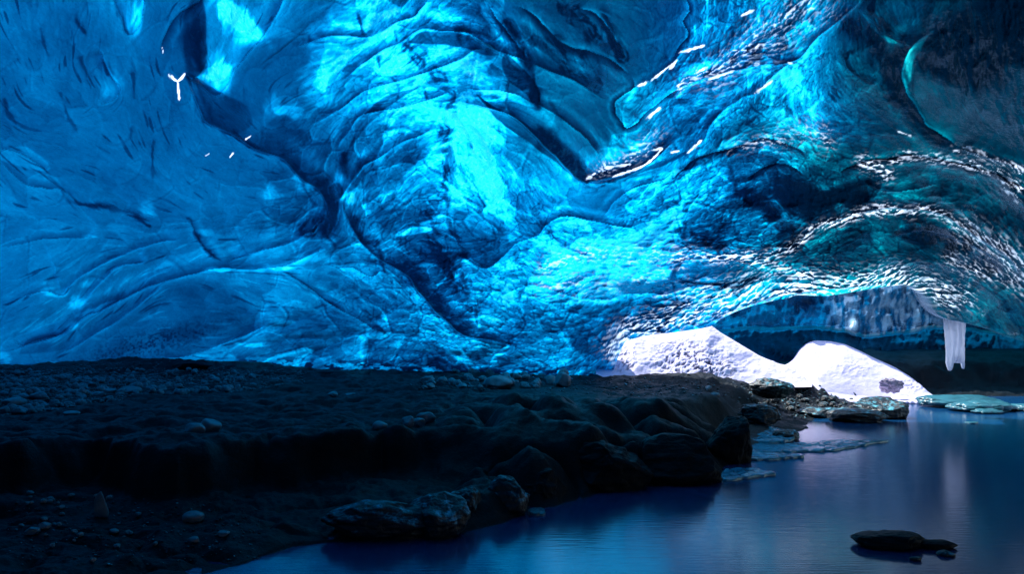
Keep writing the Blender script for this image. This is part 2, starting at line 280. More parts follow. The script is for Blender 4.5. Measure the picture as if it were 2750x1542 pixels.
# panels of painted light and shade between the folds: (outline, brightness, feather px, how calm)
KL = lambda *p: [(x / 1.416, y / 1.416) for x, y in p]
KR = lambda *p: [(1375 + x / 1.416, y / 1.416) for x, y in p]
PANELS = [
 (KL((620,170),(640,100),(700,40),(740,0),(720,285),(690,300),(640,260)), .34, 5, .3),
 (KL((690,60),(740,-10),(770,-10),(790,130),(780,270),(720,285),(700,200)), .15, 8, 0),
 (KL((770,-20),(900,-20),(1000,60),(1040,90),(980,160),(950,210),(900,250),(860,340),(820,350),(760,310),(735,290),(780,260),(790,120)), .60, 3, 0),
 (KL((860,-20),(960,80),(1000,130),(975,165),(900,110),(820,30)), .84, 5, 0),
 (KL((740,290),(790,260),(850,240),(885,250),(860,340),(820,350),(790,320)), .80, 4, 0),
 (KL((730,300),(800,330),(850,360),(930,400),(960,470),(900,510),(840,490),(790,470),(770,420)), .20, 5, 0),
 (KL((1000,140),(1110,150),(1180,200),(1130,300),(1000,380),(880,360),(870,320),(900,250)), .35, 8, .4),
 (KL((1190,320),(1230,200),(1240,120),(1330,20),(1460,-10),(1500,60),(1430,100),(1370,140),(1290,180),(1260,260),(1230,350)), .68, 4, 0),
 (KL((1030,410),(1100,400),(1160,420),(1120,450),(1060,440)), .66, 5, 0),
 (KL((960,520),(1060,440),(1130,470),(1170,560),(1200,620),(1180,700),(1100,640),(1000,570)), .27, 7, 0),
 (KL((1560,160),(1620,120),(1760,130),(1840,160),(1900,205),(1820,200),(1700,172),(1620,172)), .17, 3, .3),
 (KL((1330,300),(1400,220),(1490,170),(1600,180),(1660,240),(1560,290),(1450,320),(1370,340)), .68, 3, 0),
 (KL((1350,470),(1440,380),(1560,340),(1600,330),(1500,390),(1400,470),(1330,560)), .33, 3, 0),
 (KL((1560,380),(1640,330),(1690,350),(1690,420),(1620,430)), .74, 5, 0),
 (KL((1700,400),(1780,400),(1880,440),(1960,480),(1960,560),(1850,570),(1750,580),(1700,520)), .91, 6, 0),
 (KL((1700,600),(1780,570),(1870,580),(1960,640),(1960,720),(1800,760),(1700,740)), .91, 6, 0),
 (KL((1720,790),(1850,790),(1920,860),(1940,960),(1900,1000),(1800,990),(1730,900)), .48, 8, .2),
 (KL((1740,770),(1880,770),(1960,830),(1960,860),(1850,810),(1740,800)), .86, 4, 0),
 (KL((1440,740),(1500,690),(1620,690),(1680,760),(1660,820),(1560,800),(1470,790)), .62, 4, 0),
 (KL((1500,900),(1640,880),(1680,960),(1720,1050),(1760,1150),(1800,1250),(1700,1200),(1620,1130),(1540,1040)), .21, 9, 0),
 (KL((1480,900),(1540,870),(1650,850),(1640,880),(1550,895)), .76, 3, 0),
 (KL((1245,710),(1290,695),(1310,740),(1260,760)), .02, 3, 0),
 (KL((1310,560),(1380,600),(1440,640),(1400,720),(1330,700),(1290,620)), .30, 8, 0),
 (KL((420,1180),(560,1090),(720,1050),(860,1100),(960,1180),(1000,1250),(880,1290),(700,1300),(500,1290),(400,1260)), .30, 22, .3),
 (KL((70,1350),(110,1290),(200,1270),(290,1260),(260,1320),(180,1345)), .26, 3, .4),
 (KL((300,1250),(400,1170),(560,1090),(540,1120),(400,1230),(320,1280)), .28, 3, .3),
 (KL((380,220),(420,260),(455,320),(445,370),(390,405),(370,380),(400,330),(390,260)), .50, 4, .2),
 (KL((0,580),(90,560),(180,620),(180,650),(90,640),(0,610)), .52, 3, 0),
 (KL((480,0),(545,0),(545,60),(500,130),(480,90)), .62, 3, 0),
 (KR((-20,-20),(660,-20),(650,190),(560,270),(470,330),(400,330),(300,260),(150,180),(-20,100)), .29, 5, .55),
 (KR((170,-10),(250,60),(330,160),(400,150),(430,220),(350,200),(270,120),(190,60)), .13, 5, 0),
 (KR((100,190),(300,270),(420,340),(440,480),(350,560),(240,600),(100,500),(-10,440),(-10,300)), .34, 5, .5),
 (KR((-20,60),(90,130),(180,220),(330,300),(330,350),(200,270),(60,160),(-20,110)), .18, 5, 0),
 (KR((-30,190),(60,280),(100,340),(100,400),(60,360),(-30,280)), .03, 3, 0),
 (KR((-140,350),(-20,430),(60,470),(180,560),(285,660),(275,697),(180,625),(60,535),(-20,480)), .05, 2, .7),
 (KR((-20,490),(60,540),(180,632),(270,702),(210,730),(210,800),(130,720),(60,620),(-20,600)), .56, 3, .4),
 (KR((277,695),(340,655),(480,642),(640,580),(652,592),(500,655),(380,690)), .06, 2, .6),
 (KR((290,660),(350,600),(380,510),(420,500),(480,450),(560,370),(560,480),(540,560),(470,630),(340,645)), .56, 3, 0),
 (KR((300,702),(500,660),(660,596),(640,640),(560,660),(450,700),(350,830),(230,790),(215,720)), .41, 3, .55),
 (KR((400,390),(420,360),(500,320),(590,310),(600,340),(550,390),(440,480),(410,430)), .52, 3, .2),
 (KR((560,420),(760,400),(760,470),(660,570),(560,600)), .38, 4, .2),
 (KR((850,740),(960,640),(1060,640),(1150,720),(1230,760),(1200,830),(1100,830),(1000,820),(900,780)), .08, 9, 0),
 (KR((820,570),(960,590),(1060,620),(1000,640),(880,700),(850,680)), .22, 4, 0),
 (KR((960,260),(1060,240),(1120,300),(1150,420),(1170,520),(1210,600),(1120,640),(1040,600),(960,560),(860,560),(980,490),(1040,420),(960,400)), .68, 4, 0),
 (KR((660,110),(740,80),(760,160),(700,230),(650,230)), .58, 4, 0), (KR((640,260),(760,210),(740,280),(640,360)), .72, 3, 0),
 (KR((1310,30),(1400,60),(1480,160),(1490,300),(1400,240),(1330,100)), .17, 9, 0),
 (KR((1560,130),(1650,120),(1850,80),(1990,100),(1990,220),(1800,280),(1700,300),(1600,260)), .0, 16, 0),
 (KR((1530,290),(1700,320),(1990,240),(1990,600),(1850,600),(1700,550),(1580,470),(1530,380)), .27, 10, .6),
 (KR((1320,30),(1360,40),(1400,90),(1480,150),(1440,160),(1370,110)), .50, 3, 0), (KR((1500,200),(1580,130),(1560,180),(1520,250),(1510,320),(1480,300)), .42, 4, 0),
 (KR((590,1072),(640,1002),(730,986),(870,1000),(960,1040),(960,1060),(880,1078),(700,1078)), .42, 2, .5),
 (KR((1090,1000),(1170,860),(1350,800),(1500,800),(1650,850),(1750,950),(1800,1040),(1600,1050),(1300,1050)), .32, 5, .1),
 (KR((1460,880),(1560,865),(1660,890),(1600,930),(1500,920)), .03, 4, 0),
 (KR((1640,900),(1750,920),(1900,1020),(1990,1100),(1800,1060),(1660,1000)), .06, 8, 0),
 (KR((0,1100),(200,1150),(400,1180),(480,1250),(420,1300),(370,1390),(100,1430),(0,1430)), .37, 12, 0),
 (KR((330,900),(620,850),(680,900),(640,960),(560,1010),(300,960)), .86, 10, 0),
 (KR((100,890),(220,830),(300,860),(280,930),(120,960),(-30,970),(-30,930)), .78, 4, 0),
 (KR((370,820),(470,700),(700,620),(830,620),(860,720),(700,800),(500,850)), .50, 6, 0),
]
PANELS = [(catmull(a + [a[0]], 8), b, c, d) for a, b, c, d in PANELS]
FOLDS = [(catmull(a), b, c, d) for a, b, c, d in FOLDS]
SEAMS = [(catmull(a), b, c) for a, b, c in SEAMS]
GLINTS = [(catmull(a), b, c) for a, b, c in GLINTS]

# how deep the cave surface lies along each direction (metres)
dp = [(-600,1000,15),(-600,400,11),(-600,-100,8),(-600,-700,6),(0,1010,23),(0,800,20),(0,500,15.5),(0,250,12.5),(0,0,10.5),(0,-700,6.5),
 (400,1010,22.5),(400,800,20),(400,500,16),(400,200,12),(400,0,10.5),(800,1010,21.5),(800,800,19.5),(800,600,17),(800,200,11.5),(800,0,10),
 (1200,1010,20.5),(1200,850,19),(1100,500,14),(1200,300,12),(1200,0,9.5),(1200,-700,6),(1500,1010,19),(1500,850,17.5),(1500,600,15.5),(1500,400,12.5),(1500,0,9.5),
 (1700,930,17.5),(1800,800,16),(1800,600,15),(1800,400,13.5),(1800,200,11.5),(1800,0,10),(2100,760,16),(2100,600,14.5),(2100,300,12),(2100,0,10),
 (2400,760,16),(2400,500,13.5),(2400,200,10.5),(2400,0,9),(2400,-700,6),(2750,900,16),(2750,700,13),(2750,400,10.5),(2750,100,8.5),(2750,-100,8),(3350,900,13),(3350,400,9),(3350,-100,7),(3350,-700,5.5)]
depth0 = rbf([(a, b) for a, b, c in dp], [c for a, b, c in dp], smooth=2e-3)

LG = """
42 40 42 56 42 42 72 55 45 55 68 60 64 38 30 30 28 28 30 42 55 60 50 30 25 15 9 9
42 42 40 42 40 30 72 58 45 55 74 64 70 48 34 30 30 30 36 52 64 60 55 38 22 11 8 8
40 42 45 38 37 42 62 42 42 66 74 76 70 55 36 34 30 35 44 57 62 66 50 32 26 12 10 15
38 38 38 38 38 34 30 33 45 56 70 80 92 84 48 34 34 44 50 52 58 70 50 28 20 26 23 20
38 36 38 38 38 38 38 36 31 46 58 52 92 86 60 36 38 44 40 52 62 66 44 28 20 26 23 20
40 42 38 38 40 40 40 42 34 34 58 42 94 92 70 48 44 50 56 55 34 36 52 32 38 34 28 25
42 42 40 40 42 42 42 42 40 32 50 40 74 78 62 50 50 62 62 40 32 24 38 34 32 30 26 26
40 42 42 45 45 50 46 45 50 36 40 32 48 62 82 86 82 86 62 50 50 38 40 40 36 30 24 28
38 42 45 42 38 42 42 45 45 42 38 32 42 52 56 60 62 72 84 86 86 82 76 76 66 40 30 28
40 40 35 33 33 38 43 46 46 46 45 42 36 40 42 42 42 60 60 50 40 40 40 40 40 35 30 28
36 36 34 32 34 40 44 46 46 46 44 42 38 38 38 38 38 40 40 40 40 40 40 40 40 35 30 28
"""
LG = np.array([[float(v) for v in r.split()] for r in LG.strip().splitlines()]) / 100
lev = Lat(0, 0, 100, LG)  # light and dark of the ice, painted in as brightness levels

GX0, GY0, GX1, GY1 = -600, -700, 3350, 1100
print('noise fields', round(time.time() - T0, 1))
# direction of the flow marks (degrees, picture coordinates, y down)
arrows = [(200,200,78),(100,450,10),(400,350,70),(300,560,8),(700,520,-15),(300,800,-28),(700,650,-18),(700,850,45),(1000,950,-20),(550,150,80),(650,250,60),
 (850,200,-40),(1000,100,-25),(1050,330,-40),(1000,500,-60),(1250,400,75),(1350,550,55),(1500,350,40),(1450,150,55),(1650,150,55),(1300,650,20),(1500,700,8),(1750,700,-8),(1400,850,5),
 (1550,920,-55),(1750,860,-28),(2000,800,-12),(2300,770,2),(2500,800,25),(1650,500,80),(1850,150,-52),(2050,150,-55),(1900,350,-35),(2150,280,85),(2350,150,80),(2550,300,88),(2700,300,88),
 (2000,450,-30),(2100,550,60),(2250,480,-15),(2300,600,-30),(2500,500,12),(2650,560,40),(2680,700,40),(2400,680,-10),(2700,880,30),(0,1000,-10),(800,1000,-10),(0,-300,70),(1400,-300,0),(2700,-300,60)]
cx_ = np.arange(GX0, GX1 + 1, 15.0); cy_ = np.arange(GY0, GY1 + 1, 15.0)
XX, YY = np.meshgrid(cx_, cy_)
vx = np.zeros_like(XX); vy = np.zeros_like(XX); ww = np.zeros_like(XX)
for x, y, a in arrows:
    w = 1 / ((XX - x)**2 + (YY - y)**2 + 60**2); w = w**1.3
    vx += w * math.cos(2 * math.radians(a)); vy += w * math.sin(2 * math.radians(a)); ww += w
vx /= ww; vy /= ww
for poly, amp, wd, sd in FOLDS:
    d, s, tx, ty, L = pdist(XX, YY, poly[::2] if len(poly) > 8 else poly)
    w = 1.6 * np.exp(-np.abs(d) / 55)
    vx += w * (tx * tx - ty * ty); vy += w * 2 * tx * ty
ang = .5 * np.arctan2(vy, vx)
ang += .9 * (fbm(XX / 170, YY / 130, 31, 3) - .5) * 2 * (.35 + .9 * vnoise(XX / 400, YY / 300, 5))
# LIC needs a consistent sense: use the double-angle field itself
flow = Lat(GX0, GY0, 15.0, np.stack([np.cos(2 * ang), np.sin(2 * ang)], -1))

def lic(step_px, cell, length, seed, n=9, squash=1.0):
    """streaky noise: value noise smeared along the flow marks"""
    gx = np.arange(-80, 2831, step_px); gy = np.arange(-80, 1081, step_px)
    X, Y = np.meshgrid(gx, gy)
    acc = vnoise(X / cell, Y / cell, seed).astype(np.float64); cnt = 1.0
    f = flow(X, Y); a0 = .5 * np.arctan2(f[..., 1], f[..., 0])
    hx, hy = np.cos(a0), np.sin(a0)
    for sgn in (1, -1):
        px, py = X.copy(), Y.copy(); dx, dy = hx * sgn, hy * sgn
        st = length / n
        for k in range(n):
            px = px + dx * st; py = py + dy * st
            f = flow(px, py); a = .5 * np.arctan2(f[..., 1], f[..., 0])
            ex, ey = np.cos(a), np.sin(a)
            s = np.where(ex * dx + ey * dy < 0, -1, 1); dx, dy = ex * s, ey * s
            w = 1 - (k + 1) / (n + 1)
            acc += w * vnoise(px / cell, py / cell, seed); cnt += w
    acc /= cnt
    acc = (acc - acc.mean()) / acc.std()
    return Lat(-80, -80, step_px, acc.astype(np.float32))
N1 = lic(2.5, 6, 18, 41, 5)
N2 = lic(3, 15, 30, 42, 5)
N3 = lic(4, 36, 62, 43, 6)
N4 = lic(8, 85, 140, 44, 6)
N5 = lic(2.0, 5.5, 40, 45, 8)
def scallops(step_px, c, elong, seed, warp):
    """cells drawn out along the flow: facet tone, tilt, rim distance, side of the cup"""
    gx = np.arange(-80, 2831, step_px); gy = np.arange(-80, 1081, step_px)
    X, Y = np.meshgrid(gx, gy)
    wx = X + warp * (fbm(X / (c * 1.6), Y / (c * 1.6), seed + 1, 3) - .5) * 2; wy = Y + warp * (fbm(X / (c * 1.6), Y / (c * 1.6), seed + 2, 3) - .5) * 2
    r = np.random.default_rng(seed)
    nx, ny = int(3000 / c) + 12, int(1250 / c) + 12
    jx, jy = r.random((ny, nx)), r.random((ny, nx)); sz = .75 + .6 * r.random((ny, nx))
    gxs = (np.arange(nx)[None, :] + jx - 6) * c - 80; gys = (np.arange(ny)[:, None] + jy - 6) * c - 80
    f = flow(gxs, gys); a = .5 * np.arctan2(f[..., 1], f[..., 0]); ca, sa = np.cos(a), np.sin(a)
    tone = r.random((ny, nx)); ti = (r.random((ny, nx, 2)) - .5) * 2
    ix = np.floor((wx + 80) / c).astype(int) + 6; iy = np.floor((wy + 80) / c).astype(int) + 6
    F1 = np.full(X.shape, 9e9); F2 = F1.copy(); T = np.zeros(X.shape); S = np.zeros(X.shape); TL = np.zeros(X.shape)
    for oy in (-2, -1, 0, 1, 2):
        for ox in (-2, -1, 0, 1, 2):
            jx_, jy_ = np.clip(ix + ox, 0, nx - 1), np.clip(iy + oy, 0, ny - 1)
            dx = wx - gxs[jy_, jx_]; dy = wy - gys[jy_, jx_]
            u = (dx * ca[jy_, jx_] + dy * sa[jy_, jx_]) / (c * elong**.5); v = (-dx * sa[jy_, jx_] + dy * ca[jy_, jx_]) / (c / elong**.5)
            d = np.sqrt(u * u + v * v) / sz[jy_, jx_]
            m = d < F1
            F2 = np.where(m, F1, np.minimum(F2, d)); F1 = np.where(m, d, F1)
            T = np.where(m, tone[jy_, jx_], T); 
            vs = np.where(ca[jy_, jx_] < 0, -v, v); S = np.where(m, vs, S); TL = np.where(m, u * ti[jy_, jx_, 0] + v * ti[jy_, jx_, 1], TL)
    return Lat(-80, -80, step_px, np.stack([T - .5, TL, F2 - F1, S, F1], -1).astype(np.float32))
W1 = scallops(3.5, 88, 1.7, 201, 40); W2 = scallops(2.5, 36, 1.8, 211, 18); W3 = scallops(2.0, 15, 3.2, 221, 5)
print('lic', round(time.time() - T0, 1))

def ice_fields(x, y):
    """relief (m toward viewer), thickness, teal, frost with painted glints for picture directions x, y"""
    shp = x.shape
    wx = x + 26 * (fbm(x / 120, y / 120, 61, 3) - .5); wy = y + 26 * (fbm(x / 120 + 40, y / 120, 62, 3) - .5)
    wx = wx + 8 * (vnoise(x / 22, y / 22, 63) - .5); wy = wy + 8 * (vnoise(x / 22, y / 22, 64) - .5)
    n1, n2, n3, n4, n5 = N1(x, y), N2(x, y), N3(x, y), N4(x, y), N5(x, y)
    rel = np.zeros(shp); tf = np.zeros(shp)
    fxx = x + .3 * (wx - x) + 3 * n2 * .5; fyy = y + .3 * (wy - y) + 2 * n3 * .5
    for poly, amp, wd, sd in FOLDS:
        mg = wd * 3.2 + 30
        m = (fxx > poly[:, 0].min() - mg) & (fxx < poly[:, 0].max() + mg) & (fyy > poly[:, 1].min() - mg) & (fyy < poly[:, 1].max() + mg)
        if not m.any(): continue
        d, s, _, _, L = pdist(fxx[m], fyy[m], poly)
        d = d * sd                                   # positive on the near side
        tap = sm(0, .12, s) * sm(1, .88, s)
        prof = np.exp(-np.clip(d, 0, None) / wd) * (1 + .25 * np.sin(np.clip(d, 0, None) / wd * 4.2))
        edge = sm(-4, 1.5, d)
        st_ = .55 + .9 * vnoise(s * L / 70, s * 0 + sd * 7, 81)
        wk = tap * min(1.5, .65 + amp) * st_
        k1 = np.clip(d, 0, None); k2 = np.clip(-d, 0, None); bw = 3.5 + wd * .13
        tf[m] += wk * np.where(d > 0, 1.9 * np.exp(-(k1 / (bw * .8))**1.5) + .35 * np.exp(-k1 / (wd * .6)) - .8 * np.exp(-((k1 - bw * 2.2) / (bw * .7))**2), -1.2 * np.exp(-k2 / (4 + wd * .08)) - .35 * np.exp(-k2 / (wd * .5)))  # shade and bright rim of each fold painted into the ice tone
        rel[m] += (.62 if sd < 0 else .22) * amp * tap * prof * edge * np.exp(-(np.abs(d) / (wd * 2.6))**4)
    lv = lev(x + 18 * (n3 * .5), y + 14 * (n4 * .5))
    ctrl = np.zeros(shp)
    for poly, lvp, fe, cm in PANELS:
        mg = fe * 2 + 20
        m = (fxx > poly[:, 0].min() - mg) & (fxx < poly[:, 0].max() + mg) & (fyy > poly[:, 1].min() - mg) & (fyy < poly[:, 1].max() + mg)
        if not m.any(): continue
        qx, qy = fxx[m], fyy[m]; ins = np.zeros(qx.shape, bool)
        for i in range(len(poly) - 1):
            x1, y1 = poly[i]; x2, y2 = poly[i + 1]
            if y1 == y2: continue
            ins ^= ((y1 > qy) != (y2 > qy)) & (qx < (x2 - x1) * (qy - y1) / (y2 - y1) + x1)
        d = np.abs(pdist(qx, qy, poly)[0]) * np.where(ins, 1, -1)
        k = sm(-fe * .6, fe * .8, d + .25 * min(fe, 6) * n2[m])
        lv[m] = lv[m] * (1 - k) + (lvp + .25 * (lv[m] - lvp)) * k
        ctrl[m] = np.maximum(ctrl[m] * (1 - k), cm * k)
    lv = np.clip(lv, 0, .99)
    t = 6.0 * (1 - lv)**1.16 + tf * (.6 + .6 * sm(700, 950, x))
    for sx, sy, rx, ry, a, v in SPOTS:
        a = math.radians(a); ca, sa = math.cos(a), math.sin(a)
        R = max(rx, ry) * 2.2 + 14
        m = (np.abs(x - sx) < R) & (np.abs(y - sy) < R)
        if not m.any(): continue
        qx = wx[m] - sx; qy = wy[m] - sy
        u = (qx * ca + qy * sa) / rx; w = (-qx * sa + qy * ca) / ry
        r = np.sqrt(u * u + w * w) + .16 * n2[m] + .14 * n1[m]
        t[m] += v * sm(1.45, .35, r)
    # flow marks in the ice
    contrast = .25 + .55 * sm(620, 900, x + .25 * (y - 400)) * (1 - .35 * sm(2300, 2500, x)) 
    calm = np.ones(shp)
    for (cx0, cy0, rx, ry) in [(1560,330,90,150),(1640,60,120,60),(620,250,120,60),(2620,330,160,140),(1600,560,90,50),(750,740,220,130),(2250,100,120,60)]:
        calm *= 1 - .6 * np.exp(-(((x - cx0) / rx)**2 + ((y - cy0) / ry)**2))
    contrast = contrast * np.minimum(1, calm * 1.3) * (1 - ctrl) * (1.05 - .22 * sm(560, 420, y) - .25 * sm(2150, 2300, x) * sm(520, 400, y))
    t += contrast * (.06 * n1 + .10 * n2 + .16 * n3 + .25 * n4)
    q3 = N3(fxx + 300, fyy + 40); q2 = N2(fxx + 90, fyy + 70); q4 = N4(fxx, fyy + 30)
    w1 = W1(x, y); w2 = W2(x, y); w3 = W3(x, y)
    fine_k = .25 + .35 * sm(850, 1050, x) + .40 * sm(560, 760, y + .25 * (x - 1400)) * sm(900, 1200, x)
    fine_k = np.maximum(fine_k, .9 * sm(1600, 1800, x))
    contrast = contrast * (1 + .45 * sm(1600, 1850, x) * sm(2350, 2250, x) + .2 * sm(850, 1050, x) * sm(1600, 1500, x))
    def rim(w, wd): return np.exp(-(w[..., 2] / wd)**2)
    t += contrast * (1.0 * w1[..., 0] + 1.5 * w1[..., 1] + 1.6 * rim(w1, .030) * sm(-.6, .3, n3) - .9 * np.exp(-((w1[..., 2] - .10) / .05)**2) * (w1[..., 3] < 0))
    t += contrast * (.9 * w2[..., 0] + 1.2 * w2[..., 1] + 1.7 * rim(w2, .045) * sm(-.4, .5, n4) - .8 * np.exp(-((w2[..., 2] - .16) / .07)**2) * sm(.0, -.2, w2[..., 3])) * (.35 + .65 * fine_k)
    t += contrast * fine_k * (.8 * w3[..., 0] + .9 * w3[..., 1] + 1.4 * rim(w3, .09) - .8 * np.exp(-((w3[..., 2] - .25) / .12)**2) * sm(.0, -.2, w3[..., 3]))
    t += contrast * (.55 * (sm(-.10, .10, q4 + .15 * n2) - .5) + .8 * np.exp(-(q3 / .07)**2) * (n4 > .2))
    # banding swirl (contours of a warped field)
    sw = N4(x, y) + .35 * N3(x, y)
    band = np.sin(sw * 17) * sm(.55, 1.3, np.abs(N3(x * .7 + 500, y * .7 + 100)))
    t += .25 * band * contrast * (x > 400)
    # short dark flecks
    fl = vnoise(wx / 60, wy / 45, 71)
    t += contrast * (.50 * (sm(-.2, .2, n1 + .3 * n5) - .5) - .5 * np.exp(-((n1 - .5) / .2)**2) * sm(-.4, .6, q3))
    t += (.75 + .7 * sm(900, 600, x)) * sm(1.35, 2.1, -n5 + .8 * (fl - .5)) * (.35 + .65 * sm(.4, .7, fl)) * (1 - .5 * ctrl)
    t -= .7 * sm(1.5, 2.2, n5 + .6 * (vnoise(wx / 40 + 9, wy / 40, 73) - .5)) * sm(500, 900, y + .3 * x)
    deb = fbm(x / 26, y / 9, 301, 4); spk = fbm(x / 5, y / 5, 305, 2)
    t += 4.5 * sm(.52, .60, deb + .10 * (spk - .5)) * sm(945, 985, y - 8 * sm(700, 900, x)) * sm(560, 700, x) * sm(1260, 1100, x)
    t += 3.0 * sm(.50, .60, deb) * sm(972, 1000, y)
    t += 1.5 * sm(.50, .66, spk) * np.exp(-(((x - 400) / 150)**2 + ((y + .25 * (x - 400) - 925) / 34)**2))
    t += 1.2 * sm(.52, .66, spk) * np.exp(-(((x - 250) / 110)**2 + ((y - 985) / 12)**2))
    seam = np.zeros(shp)
    for poly, wd, st in SEAMS:
        mg = wd * 3 + 12
        m = (wx > poly[:, 0].min() - mg) & (wx < poly[:, 0].max() + mg) & (wy > poly[:, 1].min() - mg) & (wy < poly[:, 1].max() + mg)
        if not m.any(): continue
        px_ = wx[m] * .6 + x[m] * .4; py_ = wy[m] * .6 + y[m] * .4
        d, s, _, _, L = pdist(px_, py_, poly)
        ln = s * L
        ww_ = wd * (.35 + 1.1 * vnoise(ln / 26, ln * 0 + 3 + wd, 75))
        k = np.exp(-(np.abs(d) / ww_)**2)
        if 7.5 <= wd <= 15:
            k = np.exp(-(np.abs(d) / (ww_ * 1.7))**2) * (.30 + .70 * sm(-.1, .7, np.cos(d / 2.9 + 1.6 * n3[m] + 1.2 * n2[m])))
        ext = np.exp(-((np.abs(d) / (ww_ * 2.2))**2)) * sm(.1, .5, n1[m]) * (.5 if wd < 15 else 0)
        brk = .55 + .45 * np.clip(n2[m] + .6, -1, 1.2)
        if wd > 15:
            brk = np.clip(1.7 * fbm(x[m] / 14, y[m] / 34, 77, 4) + .15 * n2[m], 0, 1.4)
        seam[m] = np.maximum(seam[m], st * np.clip(k + ext, 0, 1) * brk)
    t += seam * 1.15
    rel -= .03 * seam
    # white glints painted into the ice tone
    thin = np.zeros(shp)
    for poly, wd, st in GLINTS:
        mg = wd * 3 + 12
        m = (wx > poly[:, 0].min() - mg) & (wx < poly[:, 0].max() + mg) & (wy > poly[:, 1].min() - mg) & (wy < poly[:, 1].max() + mg)
        if not m.any(): continue
        small = wd < 9; wd_ = wd * (.60 if x[m].mean() > 900 else .42) if small else wd
        px_ = x[m] + (.12 * (wx[m] - x[m]) if small else wx[m] - x[m]); py_ = y[m] + (.12 * (wy[m] - y[m]) if small else wy[m] - y[m])
        d, s, _, _, L = pdist(px_, py_, poly)
        k = np.exp(-(np.abs(d) / (wd_ * (.45 + 1.0 * vnoise(s * L / 9, s * 0 + wd, 83)) if small else wd_))**2) * st
        if small: k = k * .70 * np.clip(.90 + .40 * n5[m] + .15 * n1[m], 0, 1.2) * sm(0, .25, s + .12) * sm(1, .75, s - .12)
        thin[m] = np.maximum(thin[m], k + (2 if small else 0) * (k > .22))
    small = thin > 2; sm_val = np.where(small, thin - 2, 0)
    base_glint = np.where(small, 0, thin)
    crest = np.clip(sm(.22 + .25 * base_glint, .0, w3[..., 2]) * sm(.10, -.25, w3[..., 3]) * (.5 + .5 * sm(-.6, .3, n2)), 0, 1)
    white = np.clip(base_glint * 1.25, 0, 1) * crest
    trough = np.clip(base_glint, 0, 1) * (1 - crest)
    t = np.clip(t, .42, 6.5)
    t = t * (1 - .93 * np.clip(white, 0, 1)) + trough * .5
    t = np.where(small, t * (1 - np.clip(sm_val * 1.25, 0, 1)), t)
    scal = sm(1350, 1750, x) * sm(560, 720, y)
    rel += (.002 * n1 - .03 * np.abs(q3) - .08 * np.abs(q4) + .05 * n4 + .22 * np.minimum(w1[..., 4], 1.2)**2 * .6 + .07 * np.minimum(w2[..., 4], 1.2)**2 * (.4 + .6 * fine_k) + .028 * fine_k * np.minimum(w3[..., 4], 1.2)**2) * (.35 + .85 * contrast)
    frost = np.clip(white * .9, 0, 1) + np.where(small, np.clip(sm_val, 0, 1), 0)  # painted white glints, carried as frost
    teal = sm(1850, 2450, x + (y - 400) * .25 + 60 * n4) 
    teal = np.maximum(teal * .9, .45 * sm(1250, 1500, x) * sm(560, 350, y) * sm(1850, 1650, x))
    return rel, t, teal, frost

# ------------------------------------------------------------------ materials
def new_mat(name):
    m = bpy.data.materials.new(name); m.use_nodes = True
    nt = m.node_tree; nt.nodes.clear()
    out = nt.nodes.new('ShaderNodeOutputMaterial')
    return m, nt, out
def nd(nt, typ, **kw):
    n = nt.nodes.new(typ)
    for k, v in kw.items():
        if k in n.inputs: n.inputs[k].default_value = v
        else: setattr(n, k, v)
    return n
def math_(nt, op, a, b=None, clamp=False):
    n = nt.nodes.new('ShaderNodeMath'); n.operation = op; n.use_clamp = clamp
    for i, v in enumerate((a, b)):
        if v is None: continue
        if isinstance(v, (int, float)): n.inputs[i].default_value = v
        else: nt.links.new(v, n.inputs[i])
    return n.outputs[0]

